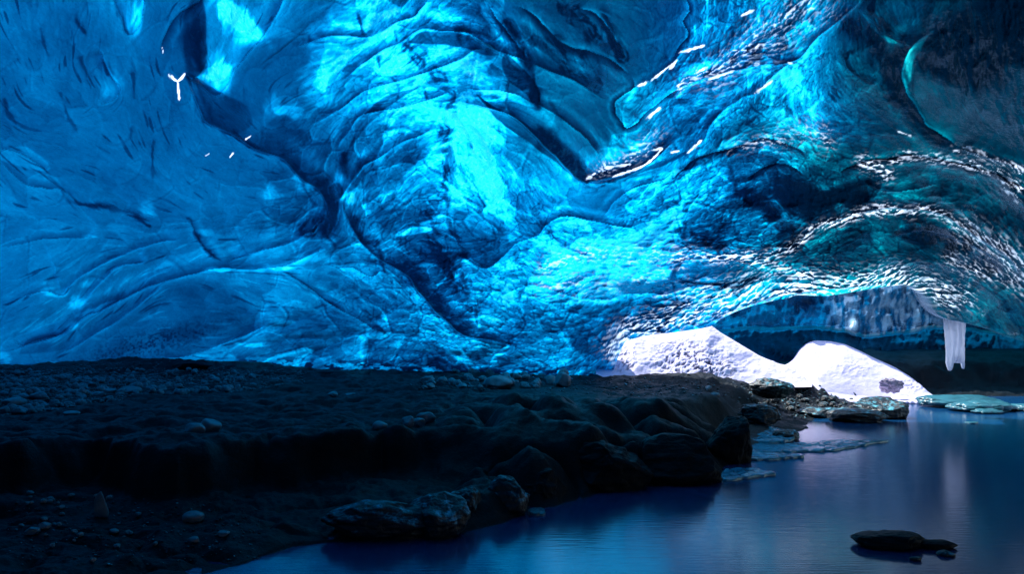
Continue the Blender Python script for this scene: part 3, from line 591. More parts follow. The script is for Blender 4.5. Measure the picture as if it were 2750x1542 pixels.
def ice_material(name, sigma=(9.0, .78, .60), gain=(.3, .50, .86), rough=.22, fine=1.0):
    m, nt, out = new_mat(name); L = nt.links.new
    at = nd(nt, 'ShaderNodeAttribute', attribute_name='thickness_shade')  # holds painted light and shade as an absorption depth
    te = nd(nt, 'ShaderNodeAttribute', attribute_name='sediment')
    fr = nd(nt, 'ShaderNodeAttribute', attribute_name='frost')  # on the vault this carries the painted glints
    tc = nd(nt, 'ShaderNodeTexCoord')
    mp = nd(nt, 'ShaderNodeMapping'); L(tc.outputs['Object'], mp.inputs[0]); mp.inputs['Scale'].default_value = (1, .6, 1)
    nz = nd(nt, 'ShaderNodeTexNoise', Scale=9.0, Detail=5.0, Roughness=.62, Distortion=1.4); L(mp.outputs[0], nz.inputs['Vector'])
    t = math_(nt, 'ADD', at.outputs['Fac'], math_(nt, 'MULTIPLY', math_(nt, 'SUBTRACT', nz.outputs['Fac'], .5), .9 * fine))
    mp2 = nd(nt, 'ShaderNodeMapping'); L(tc.outputs['Object'], mp2.inputs[0]); mp2.inputs['Scale'].default_value = (1, .6, 1); mp2.inputs['Rotation'].default_value = (0, 0, .5)
    nf = nd(nt, 'ShaderNodeTexNoise', Scale=26.0, Detail=4.0, Roughness=.6, Distortion=2.2); L(mp2.outputs[0], nf.inputs['Vector'])
    t = math_(nt, 'ADD', t, math_(nt, 'MULTIPLY', math_(nt, 'SUBTRACT', nf.outputs['Fac'], .5), .7 * fine))
    t = math_(nt, 'MAXIMUM', t, 0.0)
    cb = nd(nt, 'ShaderNodeCombineColor')
    for i in range(3):
        e = math_(nt, 'POWER', math.exp(-sigma[i]), t)
        L(math_(nt, 'MULTIPLY', e, gain[i]), cb.inputs[i])
    tint = nd(nt, 'ShaderNodeMix', data_type='RGBA', blend_type='MULTIPLY'); 
    L(te.outputs['Fac'], tint.inputs['Factor']); L(cb.outputs[0], tint.inputs[6]); tint.inputs[7].default_value = (1, .92, .46, 1)
    tw = nd(nt, 'ShaderNodeMix', data_type='RGBA'); L(fr.outputs['Fac'], tw.inputs['Factor']); L(tint.outputs[2], tw.inputs[6]); tw.inputs[7].default_value = (.75, .82, .95, 1)
    tr = nd(nt, 'ShaderNodeBsdfTranslucent'); L(tw.outputs[2], tr.inputs['Color'])
    df = nd(nt, 'ShaderNodeBsdfDiffuse'); df.inputs['Color'].default_value = (.01, .14, .28, 1)
    dfw = nd(nt, 'ShaderNodeMix', data_type='RGBA'); L(fr.outputs['Fac'], dfw.inputs['Factor']); L(tint.outputs[2], dfw.inputs[6]); dfw.inputs[7].default_value = (.85, .88, .98, 1)
    L(dfw.outputs[2], df.inputs['Color'])
    mx = nd(nt, 'ShaderNodeMixShader'); mx.inputs[0].default_value = .12
    L(tr.outputs[0], mx.inputs[1]); L(df.outputs[0], mx.inputs[2])
    b = nd(nt, 'ShaderNodeBump', Strength=.35, Distance=.03); nz2 = nd(nt, 'ShaderNodeTexNoise', Scale=22.0, Detail=4.0, Distortion=.8)
    L(mp.outputs[0], nz2.inputs['Vector']); L(nz2.outputs['Fac'], b.inputs['Height'])
    L(b.outputs[0], tr.inputs['Normal'])
    gl = nd(nt, 'ShaderNodeBsdfGlossy', Roughness=rough); gl.inputs['Color'].default_value = (.55, .85, 1, 1); L(b.outputs[0], gl.inputs['Normal'])
    fz = nd(nt, 'ShaderNodeFresnel', IOR=1.28); L(b.outputs[0], fz.inputs['Normal'])
    m2 = nd(nt, 'ShaderNodeMixShader'); L(fz.outputs[0], m2.inputs[0]); L(mx.outputs[0], m2.inputs[1]); L(gl.outputs[0], m2.inputs[2])
    L(m2.outputs[0], out.inputs[0])
    return m

def principled(name, color, rough, spec=.5, bump=None, ior=1.45, col2=None, cs=4.0, **kw):
    m, nt, out = new_mat(name); L = nt.links.new
    p = nd(nt, 'ShaderNodeBsdfPrincipled'); p.inputs['Base Color'].default_value = (*color, 1)
    p.inputs['Roughness'].default_value = rough; p.inputs['Specular IOR Level'].default_value = spec; p.inputs['IOR'].default_value = ior
    tc = nd(nt, 'ShaderNodeTexCoord')
    if col2:
        nz = nd(nt, 'ShaderNodeTexNoise', Scale=cs, Detail=6.0, Roughness=.65); L(tc.outputs['Object'], nz.inputs['Vector'])
        r = nd(nt, 'ShaderNodeMapRange'); r.inputs[1].default_value = .38; r.inputs[2].default_value = .66; L(nz.outputs['Fac'], r.inputs[0])
        mx = nd(nt, 'ShaderNodeMix', data_type='RGBA'); L(r.outputs[0], mx.inputs['Factor'])
        mx.inputs[6].default_value = (*color, 1); mx.inputs[7].default_value = (*col2, 1); L(mx.outputs[2], p.inputs['Base Color'])
    if bump:
        b = None
        for sc_, st, ds in bump:
            n = nd(nt, 'ShaderNodeTexNoise', Scale=sc_, Detail=6.0, Roughness=.6); L(tc.outputs['Object'], n.inputs['Vector'])
            bb = nd(nt, 'ShaderNodeBump', Strength=st, Distance=ds); L(n.outputs['Fac'], bb.inputs['Height'])
            if b: L(b.outputs[0], bb.inputs['Normal'])
            b = bb
        L(b.outputs[0], p.inputs['Normal'])
    L(p.outputs[0], out.inputs[0])
    return m, nt, p

M_ice = ice_material('glacier_ice')
M_back = ice_material('far_glacier_ice', fine=1.6, rough=.3)
M_ground, nt, p = principled('wet_black_sediment', (.002, .005, .008), .5, .15, [(5, .5, .06), (38, .7, .02)], col2=(.005, .011, .016), cs=3.0)
M_stone, nt, p = principled('wet_basalt_stone', (.10, .11, .125), .34, .6, [(6, .4, .03), (60, .4, .006)], col2=(.26, .28, .31), cs=2.5)
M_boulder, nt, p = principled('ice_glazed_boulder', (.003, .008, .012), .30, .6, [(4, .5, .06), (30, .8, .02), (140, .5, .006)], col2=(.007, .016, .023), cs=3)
L = nt.links.new
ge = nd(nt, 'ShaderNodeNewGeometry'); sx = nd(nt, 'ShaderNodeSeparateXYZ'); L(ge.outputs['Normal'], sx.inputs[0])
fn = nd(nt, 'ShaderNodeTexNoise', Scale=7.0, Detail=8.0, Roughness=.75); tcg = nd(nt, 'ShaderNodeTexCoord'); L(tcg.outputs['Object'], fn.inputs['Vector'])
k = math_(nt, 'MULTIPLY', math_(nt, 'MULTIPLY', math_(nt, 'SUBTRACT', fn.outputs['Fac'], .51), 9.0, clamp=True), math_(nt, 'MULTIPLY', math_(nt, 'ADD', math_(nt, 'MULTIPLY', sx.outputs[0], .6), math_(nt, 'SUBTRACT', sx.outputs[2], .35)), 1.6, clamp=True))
old = p.inputs['Base Color'].links[0].from_socket; mx = nd(nt, 'ShaderNodeMix', data_type='RGBA'); L(k, mx.inputs['Factor']); L(old, mx.inputs[6]); mx.inputs[7].default_value = (.14, .58, .75, 1); L(mx.outputs[2], p.inputs['Base Color'])  # cyan frost also paints icy glints onto tops and right sides
M_gravel, nt, p = principled('dark_gravel', (.08, .09, .10), .32, .6, [(40, .5, .01)], col2=(.22, .24, .27), cs=1.4)

# snow
def snow_mat(name, crust):
    m, nt, p = principled(name, (.68, .66, .93), .6, .3, [(1.6, .25, .15), (14, .3, .02), (60, .3, .006)])
    L = nt.links.new
    if crust:
        at = nd(nt, 'ShaderNodeAttribute', attribute_name='crust')
        mx = nd(nt, 'ShaderNodeMix', data_type='RGBA'); L(at.outputs['Fac'], mx.inputs['Factor'])
        mx.inputs[6].default_value = (.70, .67, .93, 1); mx.inputs[7].default_value = (.05, .05, .12, 1)
        L(mx.outputs[2], p.inputs['Base Color'])
    p.inputs['Subsurface Weight'].default_value = 0
    return m
M_snow = snow_mat('old_snow', True)
M_slab, nt, p = principled('wet_ice_slab', (.03, .16, .21), .3, .6, [(3, .5, .05), (25, .5, .01)], col2=(.015, .09, .12), cs=2)
M_sheet, nt, p = principled('shore_ice_sheet', (.06, .42, .55), .14, .9, [(6, .6, .03), (40, .5, .008)], col2=(.02, .20, .28), cs=3)
M_icicle, nt, p = principled('frosted_icicle', (.75, .8, .9), .25, .8, [(9, .6, .03), (40, .4, .01)], col2=(.5, .6, .75), cs=5)

# water
M_water, nt, out = new_mat('still_meltwater'); L = nt.links.new
p = nd(nt, 'ShaderNodeBsdfPrincipled'); p.inputs['Base Color'].default_value = (.002, .045, .135, 1); p.inputs['Roughness'].default_value = .15
p.inputs['IOR'].default_value = 2.2; p.inputs['Specular Tint'].default_value = (.80, .80, 1, 1)
tc = nd(nt, 'ShaderNodeTexCoord'); mp = nd(nt, 'ShaderNodeMapping'); mp.inputs['Scale'].default_value = (.5, 4.5, 1); L(tc.outputs['Object'], mp.inputs[0])
n = nd(nt, 'ShaderNodeTexNoise', Scale=6.0, Detail=3.0, Roughness=.5); L(mp.outputs[0], n.inputs['Vector'])
b = nd(nt, 'ShaderNodeBump', Strength=1.0, Distance=.0020); L(n.outputs['Fac'], b.inputs['Height']); L(b.outputs[0], p.inputs['Normal'])
L(p.outputs[0], out.inputs[0])

# ------------------------------------------------------------------ the front vault of the cave
lip = catmull([(1640,1045),(1652,975),(1668,935),(1720,905),(1820,892),(1905,878),(1935,858),(1990,832),(2060,812),(2116,801),(2143,793),(2219,795),(2295,784),(2371,771),(2447,768),(2500,800),(2530,850),(2600,868),(2680,890),(2750,915),(3000,960),(3350,1000)], 6)
order = np.argsort(lip[:, 0])
def ybot(x): return np.where(x < 1690, 1050 + (912.0 - 1050) * sm(1615, 1690, x), np.interp(x, lip[order, 0], lip[order, 1]))
xs = np.concatenate([np.linspace(-600, -24, 110), np.arange(-20, 2771, 2.2), np.linspace(2775, 3350, 110)])
tt = np.concatenate([np.linspace(-700, -24, 130), np.arange(-20, 0, 2.4)])
nrow = 430
cols_y = []
for x in xs:
    yb = float(ybot(np.array(x)))
    cols_y.append(np.concatenate([tt, np.arange(0, 640, 2.4), np.linspace(640, yb, 175)]))
Yg = np.array(cols_y).T; Xg = np.broadcast_to(xs, Yg.shape).copy()
rel, thk_shade, teal, frost = ice_fields(Xg, Yg)
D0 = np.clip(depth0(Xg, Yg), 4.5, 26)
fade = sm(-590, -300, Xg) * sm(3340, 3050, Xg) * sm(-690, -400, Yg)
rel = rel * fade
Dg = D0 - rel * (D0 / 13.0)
thk_shade = thk_shade * fade + 4.5 * (1 - fade)
X3 = (Xg - CX) / F * Dg; Y3 = Dg; Z3 = H + (HZ - Yg) / F * Dg
# the lip rolls back and up into the open shaft
nl = 10
roll = []
x0, y0, z0, d0 = X3[-1], Y3[-1], Z3[-1], Dg[-1]
on = sm(1640, 1665, xs)
for k in range(1, nl + 1):
    a = k / nl
    roll.append((x0, y0 + (1.1 * math.sin(a * 1.5)) * on + .02 * k * (1 - on), z0 + (.9 * (1 - math.cos(a * 1.5))) * on - .05 * k * (1 - on)))
X3 = np.vstack([X3] + [r[0][None] for r in roll]); Y3 = np.vstack([Y3] + [r[1][None] for r in roll]); Z3 = np.vstack([Z3] + [r[2][None] for r in roll])
ext = lambda a: np.vstack([a] + [a[-1:]] * nl)
thk_shade, teal, frost = ext(thk_shade), ext(teal), ext(frost)
V = np.stack([X3, Y3, Z3], -1).reshape(-1, 3)
nr, nc = X3.shape
FF = [grid_faces(nr, nc)]
# the vault closes behind the viewer
ring = list(range((nr - 1) * nc, 0, -nc)) + list(range(0, nc)) + [i * nc + nc - 1 for i in range(1, nr)]
ring = np.array(ring)
ring = np.concatenate([ring[:nr - 1:16], ring[nr - 1:nr - 1 + nc:18], ring[nr - 1 + nc - 1::18]])
R0 = V[ring]; rr = [R0]
for k in range(1, 15):
    a = k / 14
    q = R0.copy()
    sc_ = math.cos(a * math.pi / 2 * .96)
    q[:, 0] = R0[:, 0] * (.25 + .75 * sc_) * (1 + .25 * math.sin(a * math.pi)) + .6 * np.sin(R0[:, 2] * 1.3 + k)
    q[:, 2] = -.5 + (R0[:, 2] + .5) * (.12 + .88 * sc_) * (1 + .15 * math.sin(a * math.pi))
    q[:, 1] = R0[:, 1] + (-12 - R0[:, 1]) * math.sin(a * math.pi / 2)
    rr.append(q)
RV = np.concatenate(rr); off = len(V)
V = np.concatenate([V, RV]); FF.append(grid_faces(15, len(ring), off))
pad = lambda a, v: np.concatenate([a.ravel(), np.full(len(RV), v)])
vault = link_mesh('ice_cave_vault', V, np.concatenate(FF)[:, ::-1], M_ice, attrs={'thickness_shade': pad(thk_shade, 5.0), 'sediment': pad(teal, .6), 'frost': pad(frost, 0)})
tag(vault, kind='structure')
print('vault', len(V), round(time.time() - T0, 1))

# ------------------------------------------------------------------ far chamber wall behind the shaft
xs2 = np.concatenate([np.arange(1350, 2801, 3.0), np.linspace(2810, 3600, 40)])
ys2 = np.concatenate([np.linspace(420, 740, 24), np.arange(744, 1090, 2.4)])
Xb, Yb = np.meshgrid(xs2, ys2)
wx = Xb + 20 * (fbm(Xb / 60, Yb / 60, 91, 3) - .5); wy = Yb + 14 * (fbm(Xb / 50, Yb / 50, 92, 3) - .5)
edge_y = np.interp(Xb, [1300,1900,1990,2130,2180,2240,2320,2400,2480,2560,2750,3600], [896,896,884,880,878,882,900,896,884,880,900,920])
cur = sm(6, -6, wy - edge_y)
nb1 = fbm(wx / 9 + wy / 30, wy / 40, 93, 4) - .5; nb2 = fbm(wx / 45, wy / 30, 94, 4) - .5; nb3 = fbm(wx / 160, wy / 60, 95, 3) - .5
hump = np.exp(-(((Xb - 2230) / 190)**2 + ((Yb - 950) / 50)**2))
Db = 33 - (6 + 2.0 * sm(2450, 2600, Xb)) * cur - 3.0 * hump - 1.2 * nb3 - .7 * nb2 - .25 * nb1 - .3 * sm(.6, .9, vnoise(wx / 12, wy / 26, 96))
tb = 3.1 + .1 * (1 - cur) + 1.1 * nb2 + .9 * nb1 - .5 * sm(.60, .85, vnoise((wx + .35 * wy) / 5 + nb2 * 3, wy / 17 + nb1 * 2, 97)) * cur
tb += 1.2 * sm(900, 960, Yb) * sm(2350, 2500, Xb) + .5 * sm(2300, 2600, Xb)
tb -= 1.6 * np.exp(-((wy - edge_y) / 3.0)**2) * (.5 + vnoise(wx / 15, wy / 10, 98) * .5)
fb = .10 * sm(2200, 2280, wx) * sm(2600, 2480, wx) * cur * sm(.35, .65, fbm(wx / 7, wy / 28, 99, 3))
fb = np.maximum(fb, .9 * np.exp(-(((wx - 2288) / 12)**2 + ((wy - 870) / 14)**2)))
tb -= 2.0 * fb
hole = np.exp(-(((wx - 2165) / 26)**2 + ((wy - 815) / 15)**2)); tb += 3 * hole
Zb = H + (HZ - Yb) / F * Db
top = [(Xb[0] - CX) / F * Db[0], Db[0], Zb[0]]
rf = [np.stack([top[0], top[1] + .3 * k, top[2] + .2 * k], -1) for k in (5, 4, 3, 2, 1)]
Vb = np.concatenate([np.concatenate(rf), np.stack([(Xb - CX) / F * Db, Db, Zb], -1).reshape(-1, 3)])
extb = lambda a: np.concatenate([np.broadcast_to(a[0], (5, a.shape[1])).ravel(), a.ravel()])
bw = link_mesh('far_ice_wall', Vb, grid_faces(Xb.shape[0] + 5, Xb.shape[1])[:, ::-1], M_back, attrs={'thickness_shade': extb(np.clip(tb, .3, 7)), 'sediment': extb(.25 + .3 * fb + .4 * sm(2300, 2700, Xb)), 'frost': extb(fb)})
tag(bw, kind='structure')

# ------------------------------------------------------------------ ground and water
SH = np.array([(-7,-2),(-4.6,2.5),(-3.3,4.7),(-2.6,5.7),(-2.2,6.3),(-1.8,6.6),(-.46,6.9),(.19,7.6),(.56,8.2),(1.58,8.95),(2.75,9.5),(3.15,10.4),(4.3,12.2),(6.1,14.4),(7.4,16.5),(9.2,18.5),(10.5,20.6),(13.6,21.8),(18,22.3),(60,24)])
TE = np.array([(-14,5.8),(-9,7.0),(-6,7.7),(-4.9,8.2),(-4,7.9),(-3.2,8.3),(-2.5,8.2),(-1.8,8.7),(-1.0,8.6),(-.3,8.3),(.15,8.2),(.7,8.7),(1.6,9.35),(2.4,9.9),(2.8,10.8),(3.9,12.8),(5.3,15.6),(7,18.3),(9,20.6),(11.5,23),(14,24.3),(18,24.6),(60,26)])
SHs = catmull(SH, .7); TEs = catmull(TE, .7)
def ground(X, Y, detail=True):
    X = np.asarray(X, float); Y = np.asarray(Y, float)
    wx = X + .35 * (fbm(X / .9, Y / .9, 11, 3) - .5); wy = Y + .35 * (fbm(X / .9, Y / .9, 12, 3) - .5)
    ds = -pdist(wx, wy, SHs)[0] * -1; dt = -pdist(X + 1.3 * (fbm(X / 1.3, Y / 1.3, 13, 3) - .5), Y + 1.7 * (fbm(X / 1.3, Y / 1.3, 14, 3) - .5), TEs)[0] * -1
    low = np.where(ds > 0, .17 * (1 - np.exp(-ds / 1.1)) + .01, np.clip(ds * .35, -.6, 0))
    rt = sm(-1.6, .6, X); wd = .22 + .9 * sm(11, 17, Y) + .9 * rt * sm(14, 11, Y)
    top = .72 + .10 * sm(9, 18, Y) - .28 * sm(2.2, 5.5, X) * sm(14, 11, Y)
    top = top + .42 * np.exp(-(((X + 11) / 5)**2 + ((Y - 20.5) / 1.6)**2)) + .12 * np.exp(-(((X - 4.5) / 2.8)**2 + ((Y - 17.6) / .8)**2))
    top = top + .45 * sm(24, 30, Y) * sm(6, 12, X)
    z = low + (top - .17) * sm(-wd * .5, wd, dt) * sm(-.1, .35, ds)
    if detail:
        land = sm(-.1, .3, ds)
        r = 1 - np.abs(2 * fbm(X / 1.1 + .4 * Y, Y / .8, 15, 4) - 1)
        bl = np.abs(2 * fbm(X / .85 + .3 * Y, Y / .75, 19, 2) - 1)
        z = z + land * rt * sm(13, 11, Y) * (.75 * np.sqrt(bl + .002) - .28)
        z = z + land * (.12 * (1 - rt) * (np.sqrt(np.abs(2 * fbm(X / .7, Y / .45, 23, 2) - 1) + .002) - .45) + .20 * (fbm(X / 1.3, Y / 1.0, 16, 4) - .5) + .10 * (r - .6) + .09 * (fbm(X / .22, Y / .18, 17, 3) - .5) + .018 * (fbm(X / .05, Y / .05, 18, 2) - .5))
    return z
rat = np.concatenate([np.linspace(-1.5, -.8, 30), np.arange(-.79, .79, .0014), np.linspace(.8, 1.5, 30)])
yr = np.concatenate([np.linspace(1560, 938, 380)]); Dr = np.concatenate([np.geomspace(1.0, 4.9, 20), 1.5 * F / (np.linspace(1450, 965, 420) - 900), np.geomspace(44, 60, 6)])
Dr = np.unique(np.round(Dr, 4))
RX, RY = np.meshgrid(rat, Dr); GXw = RX * (RY + .0); GYw = RY
ds_ = ground(GXw, GYw)
Vg = np.stack([GXw, GYw, ds_], -1).reshape(-1, 3)
gr = link_mesh('ground', Vg, grid_faces(*GXw.shape), M_ground); tag(gr, kind='structure')
wv = np.array([(-40, -16, 0), (60, -16, 0), (60, 60, 0), (-40, 60, 0)])
wa = link_mesh('water', wv, np.array([[0, 1, 2, 3]]), M_water); tag(wa, kind='structure')
print('ground', len(Vg), round(time.time() - T0, 1))

def on_ground(x, y):
    """point of the land under picture position x, y"""
    x = np.asarray(x, float); y = np.asarray(y, float)
    z = np.full(x.shape, .6)
    D = (H - z) * F / (y - HZ)
    for _ in range(14):
        z = ground((x - CX) / F * D, D, True); D = .6 * D + .4 * np.clip((H - z) * F / (y - HZ), 2, 40)
    return (x - CX) / F * D, D, np.maximum(ground((x - CX) / F * D, D), 0)

# ------------------------------------------------------------------ stones
def ico(sub):
    import bmesh
    bm = bmesh.new(); bmesh.ops.create_icosphere(bm, subdivisions=sub, radius=1)
    v = np.array([q.co[:] for q in bm.verts]); f = np.array([[q.index for q in fc.verts] for fc in bm.faces]); bm.free()
    return v, f
ICO = {k: ico(k) for k in (1, 2, 3, 4, 5, 6)}
def n3(v, s, seed):
    a = fbm(v[:, 0] * s + 50, v[:, 1] * s + 50, seed, 3); b = fbm(v[:, 1] * s + 80, v[:, 2] * s + 50, seed + 3, 3); c = fbm(v[:, 2] * s + 20, v[:, 0] * s + 90, seed + 6, 3)
    return (a + b + c) / 1.5 - 1
def rock_verts(sub, seed, rough=.35, facets=4, fine=.05):
    v, f = ICO[sub]; r = np.random.default_rng(seed)
    p = v.copy()
    for k in range(facets):
        n_ = r.normal(size=3); n_ /= np.linalg.norm(n_); c = r.uniform(.55, .85)
        d = p @ n_ - c; p = p - np.outer(np.clip(d, 0, None) * .8, n_)
    p = p * (1 + rough * n3(v, 1.1, seed * 7 % 200))[:, None]
    if fine: p = p * (1 + fine * n3(v, 5, seed * 11 % 200))[:, None]
    return p, f
protos = []
for k in range(9):
    v, f = rock_verts(3, 300 + k, .3, 5, .03); protos.append((v, f))
def stone(name, label, x, y, w, h, seed, mat=M_stone, group=None, cat='stone', depth=.8, sub=4, rot=None, D=None, sink=.25, rough=.3, fine=.05, share=None, loc=None):
    """stone whose foot stands at picture point x, y; w, h are its size in picture pixels"""
    if loc is None:
        if D is None:
            X, Y, Zg = on_ground(np.array([x]), np.array([y])); X, Y, Zg = X[0], Y[0], Zg[0]
        else:
            X, Y = (x - CX) / F * D, D; Zg = max(0, float(ground(np.array([X]), np.array([Y]))[0])) if False else H + (HZ - y) / F * D
    else: X, Y, Zg = loc
    m = Y / F; rx = w * m / 2; rz = h * m / 2 / (1 - sink * .5); ry = rx * depth
    if share is not None:
        o = bpy.data.objects.new(name, share); col.objects.link(o)
        o.scale = (rx, ry, rz)
    else:
        v, f = rock_verts(sub, seed, rough, 5, fine)
        lo, hi = v.min(0), v.max(0); v = (v - (lo + hi) / 2) / ((hi - lo) / 2)
        v = v * np.array([rx, ry, rz])
        o = link_mesh(name, v, f, mat)
    o.location = (X, Y + ry * .5, Zg + rz * (1 - sink)); o.rotation_euler = (0, 0, 0 if rot is None else rot)
    tag(o, label, cat, group)
    return o
share_me = []; share_dark = []
for k, (v, f) in enumerate(protos):
    lo, hi = v.min(0), v.max(0); v = (v - (lo + hi) / 2) / ((hi - lo) / 2)
    o = link_mesh('pebble', v, f, M_stone); share_me.append(o.data); m2 = o.data.copy(); m2.materials.clear(); m2.materials.append(M_boulder); share_dark.append(m2); bpy.data.objects.remove(o)

R1 = lambda x, y: (x / 3.68, 940 + y / 3.68)
R2 = lambda x, y: (700 + x / 2.8875, 940 + y / 2.8875)
R3 = lambda x, y: (1400 + x / 2.8875, 940 + y / 2.8875)
R4 = lambda x, y: (2000 + x / 2.407, 940 + y / 2.407)
R5 = lambda x, y: (x / 2.862, 1150 + y / 2.862)
R7 = lambda x, y: (2050 + x / 3.68, 840 + y / 3.68)

named = [
 (R1, 1910, 840, 190, 110, 'squared grey stone, left one of the pair on the terrace edge', .9),
 (R1, 2065, 805, 215, 135, 'domed grey stone, taller right one of the pair on the terrace edge', .8),
 (R1, 100, 585, 215, 85, 'long smooth grey stone lying at the left edge of the gravel', .8),
 (R1, 35, 640, 90, 95, 'pointed pale stone standing at the left edge below the long smooth stone', .8),
 (R1, 205, 490, 130, 60, 'rounded grey cobble right above the long smooth stone', .8),
 (R1, 360, 490, 155, 75, 'large tilted oval cobble in front of the gravel field', .8),
 (R1, 1070, 450, 130, 55, 'smooth oval stone at the front edge of the gravel, left of the broad stone', .8),
 (R1, 1260, 450, 215, 70, 'broad low grey stone at the front edge of the gravel field', .8),
 (R1, 110, 165, 100, 90, 'round dark boulder on the gravel ridge against the blue ice', .9),
 (R1, 435, 110, 80, 45, 'dark rounded cobble on the crest of the gravel ridge', .9),
 (R1, 690, 655, 160, 50, 'flat stone half buried in the sand of the terrace', .8),
 (R2, 555, 375, 80, 45, 'small round stone, left of two on the flat sand', .8),
 (R2, 700, 368, 110, 32, 'low oval stone, right of two on the flat sand', .8),
 (R3, 225, 285, 100, 90, 'rounded boulder left beside the tallest boulder of the stone pile', .8),
 (R3, 325, 290, 130, 105, 'tallest domed boulder at the right end of the stone pile', .8),
 (R2, 1840, 310, 230, 110, 'large dark peaked rock in the middle of the stone pile', .7),
 (R2, 1570, 280, 110, 50, 'smooth round stone in front of the stone pile', .8),
 (R2, 1290, 265, 110, 70, 'tilted grey stone at the left end of the stone pile', .8),
 (R2, 1225, 670, 100, 70, 'round dark stone below the terrace edge', .8),
 (R2, 1140, 820, 100, 85, 'round stone with a glinting foot above the shore lobes', .8),
 (R2, 1280, 590, 150, 85, 'broad stone set in the terrace face', .6),
 (R2, 920, 850, 120, 60, 'dim rounded stone in the hollow under the terrace', .8),
 (R5, 775, 690, 105, 200, 'tall upright grey stone leaning on the terrace foot', .6),
 (R5, 1470, 735, 165, 90, 'rough angular block on the dark lower beach', .8),
 (R5, 240, 820, 110, 50, 'long rounded stone at the left of the lower beach', .7),
 (R5, 330, 780, 90, 50, 'rounded brown-grey stone beside the long stone on the lower beach', .8),
 (R5, 1480, 885, 90, 45, 'half buried stone near the waterline with a wet glint', .8),
 (R5, 1715, 835, 90, 42, 'low stone just right of the half buried stone by the waterline', .8),
 (R5, 865, 815, 80, 35, 'flat oblong stone in the middle of the lower beach', .8),
 (R5, 890, 930, 55, 35, 'small angular pale stone lying alone on the lower beach', .8),
 (R5, 705, 1030, 50, 30, 'small round stone nearest the bottom left of the beach', .8),
 (R5, 1055, 685, 55, 35, 'small pale wedge stone between the upright stone and the rough block', .8),
 (R3, 1565, 1090-280, 60, 50, 'small cobble perched on the edge of the big shore lobe', .8),
 (R3, 1505, 450, 80, 45, 'round dark cobble on the right part of the terrace', .8),
 (R3, 1455, 285, 55, 35, 'round cobble on the dark ledge below the snow', .8),
]
for i, (R, x, y, w, h, lab, dep) in enumerate(named):
    sc_ = {R1: 3.68, R2: 2.8875, R3: 2.8875, R5: 2.862}[R]
    q = R(x, y); stone('stone', lab, q[0], q[1], w / sc_, h / sc_, 500 + i, depth=dep, sink=.3)

def scatter(n, region, size, label, group, wfun=None, kindname='pebble', flat=(.45, .8)):
    out = 0; tries = 0; pts_ = []
    while out < n and tries < n * 30:
        tries += 1
        x = random.uniform(region[0], region[2]); y = region[1] + (region[3] - region[1]) * random.random()
        if wfun and random.random() > wfun(x, y): continue
        pts_.append((x, y)); out += 1
    pa = np.array(pts_); GX_, GY_, GZ_ = on_ground(pa[:, 0], pa[:, 1])
    for i, (x, y) in enumerate(pts_):
        w = size(x, y)
        k = random.randrange(9)
        stone(kindname, label, x, y, w, w * random.uniform(*flat), 0, group=group, share=(share_dark if kindname == 'rubble_stone' else share_me)[k], depth=random.uniform(.7, 1.1), rot=random.uniform(-.5, .5), sink=random.uniform(.2, .5), cat='pebble', loc=(GX_[i], GY_[i], GZ_[i]))
def gf(x, y):   # gravel field outline
    yb = np.interp(x, [0, 230, 400, 620, 800], [1120, 1090, 1062, 1055, 1030]); yt = np.interp(x, [0, 300, 500, 800], [1002, 1002, 992, 1000])
    return float(yt < y < yb)
scatter(230, (0, 1000, 700, 1120), lambda x, y: random.uniform(8, 15) + (y - 1000) * random.uniform(.06, .26), 'small rounded wet pebble in the gravel field along the left ice wall', 'pebbles of the gravel field', gf)
scatter(60, (1130, 985, 1530, 1045), lambda x, y: random.uniform(14, 30), 'rounded dark cobble in the stone pile at the foot of the central ice wall', 'cobbles of the stone pile', lambda x, y: float(y > 1000 + abs(x - 1320) * .04 and y < 1046), kindname='cobble')
scatter(36, (40, 1330, 420, 1480), lambda x, y: random.uniform(7, 19), 'small dim stone scattered on the dark lower beach', 'stones scattered on the lower beach', kindname='pebble')
scatter(60, (1980, 1050, 2300, 1130), lambda x, y: random.uniform(8, 26), 'wet black rubble stone on the shore in front of the snow', 'rubble on the right shore', lambda x, y: float(y < 1130 and y > 1030 + (x - 1980) * .12), kindname='rubble_stone')

# gravel too fine to count: one mesh
def gravel(name, n, samp, size, mat=None):
    v, f = ICO[1]; VV = []; Fs = []; xs_, ys_ = [], []
    while len(xs_) < n:
        x, y = samp(); xs_.append(x); ys_.append(y)
    X, Y, Zg = on_ground(np.array(xs_), np.array(ys_))
    for i in range(n):
        s = size(xs_[i], ys_[i]) * Y[i] / F / 2
        p = v * np.array([s * random.uniform(.7, 1.3), s * random.uniform(.7, 1.2), s * random.uniform(.35, .8)]) * (1 + .25 * rng.normal(size=(len(v), 1)).clip(-1, 1))
        a = random.uniform(0, 6.28); ca, sa = math.cos(a), math.sin(a)
        p = np.stack([p[:, 0] * ca - p[:, 1] * sa, p[:, 0] * sa + p[:, 1] * ca, p[:, 2]], 1)
        VV.append(p + np.array([X[i], Y[i], Zg[i] + .15 * s])); Fs.append(f + i * len(v))
    o = link_mesh(name, np.concatenate(VV), np.concatenate(Fs), mat or M_gravel); return o
def s1():
    while True:
        x = random.uniform(-40, 820); y = random.uniform(968, 1120)
        if gf(max(x, 0), y) or (y > 968 + max(0, x) * .05 and y < 1008 and random.random() < .7): return x, y
g1 = gravel('gravel', 9000, s1, lambda x, y: random.uniform(3, 7) + max(0, y - 1000) * random.uniform(.01, .05))
tag(g1, 'fine wet gravel covering the terrace along the left ice wall', 'gravel', kind='stuff')
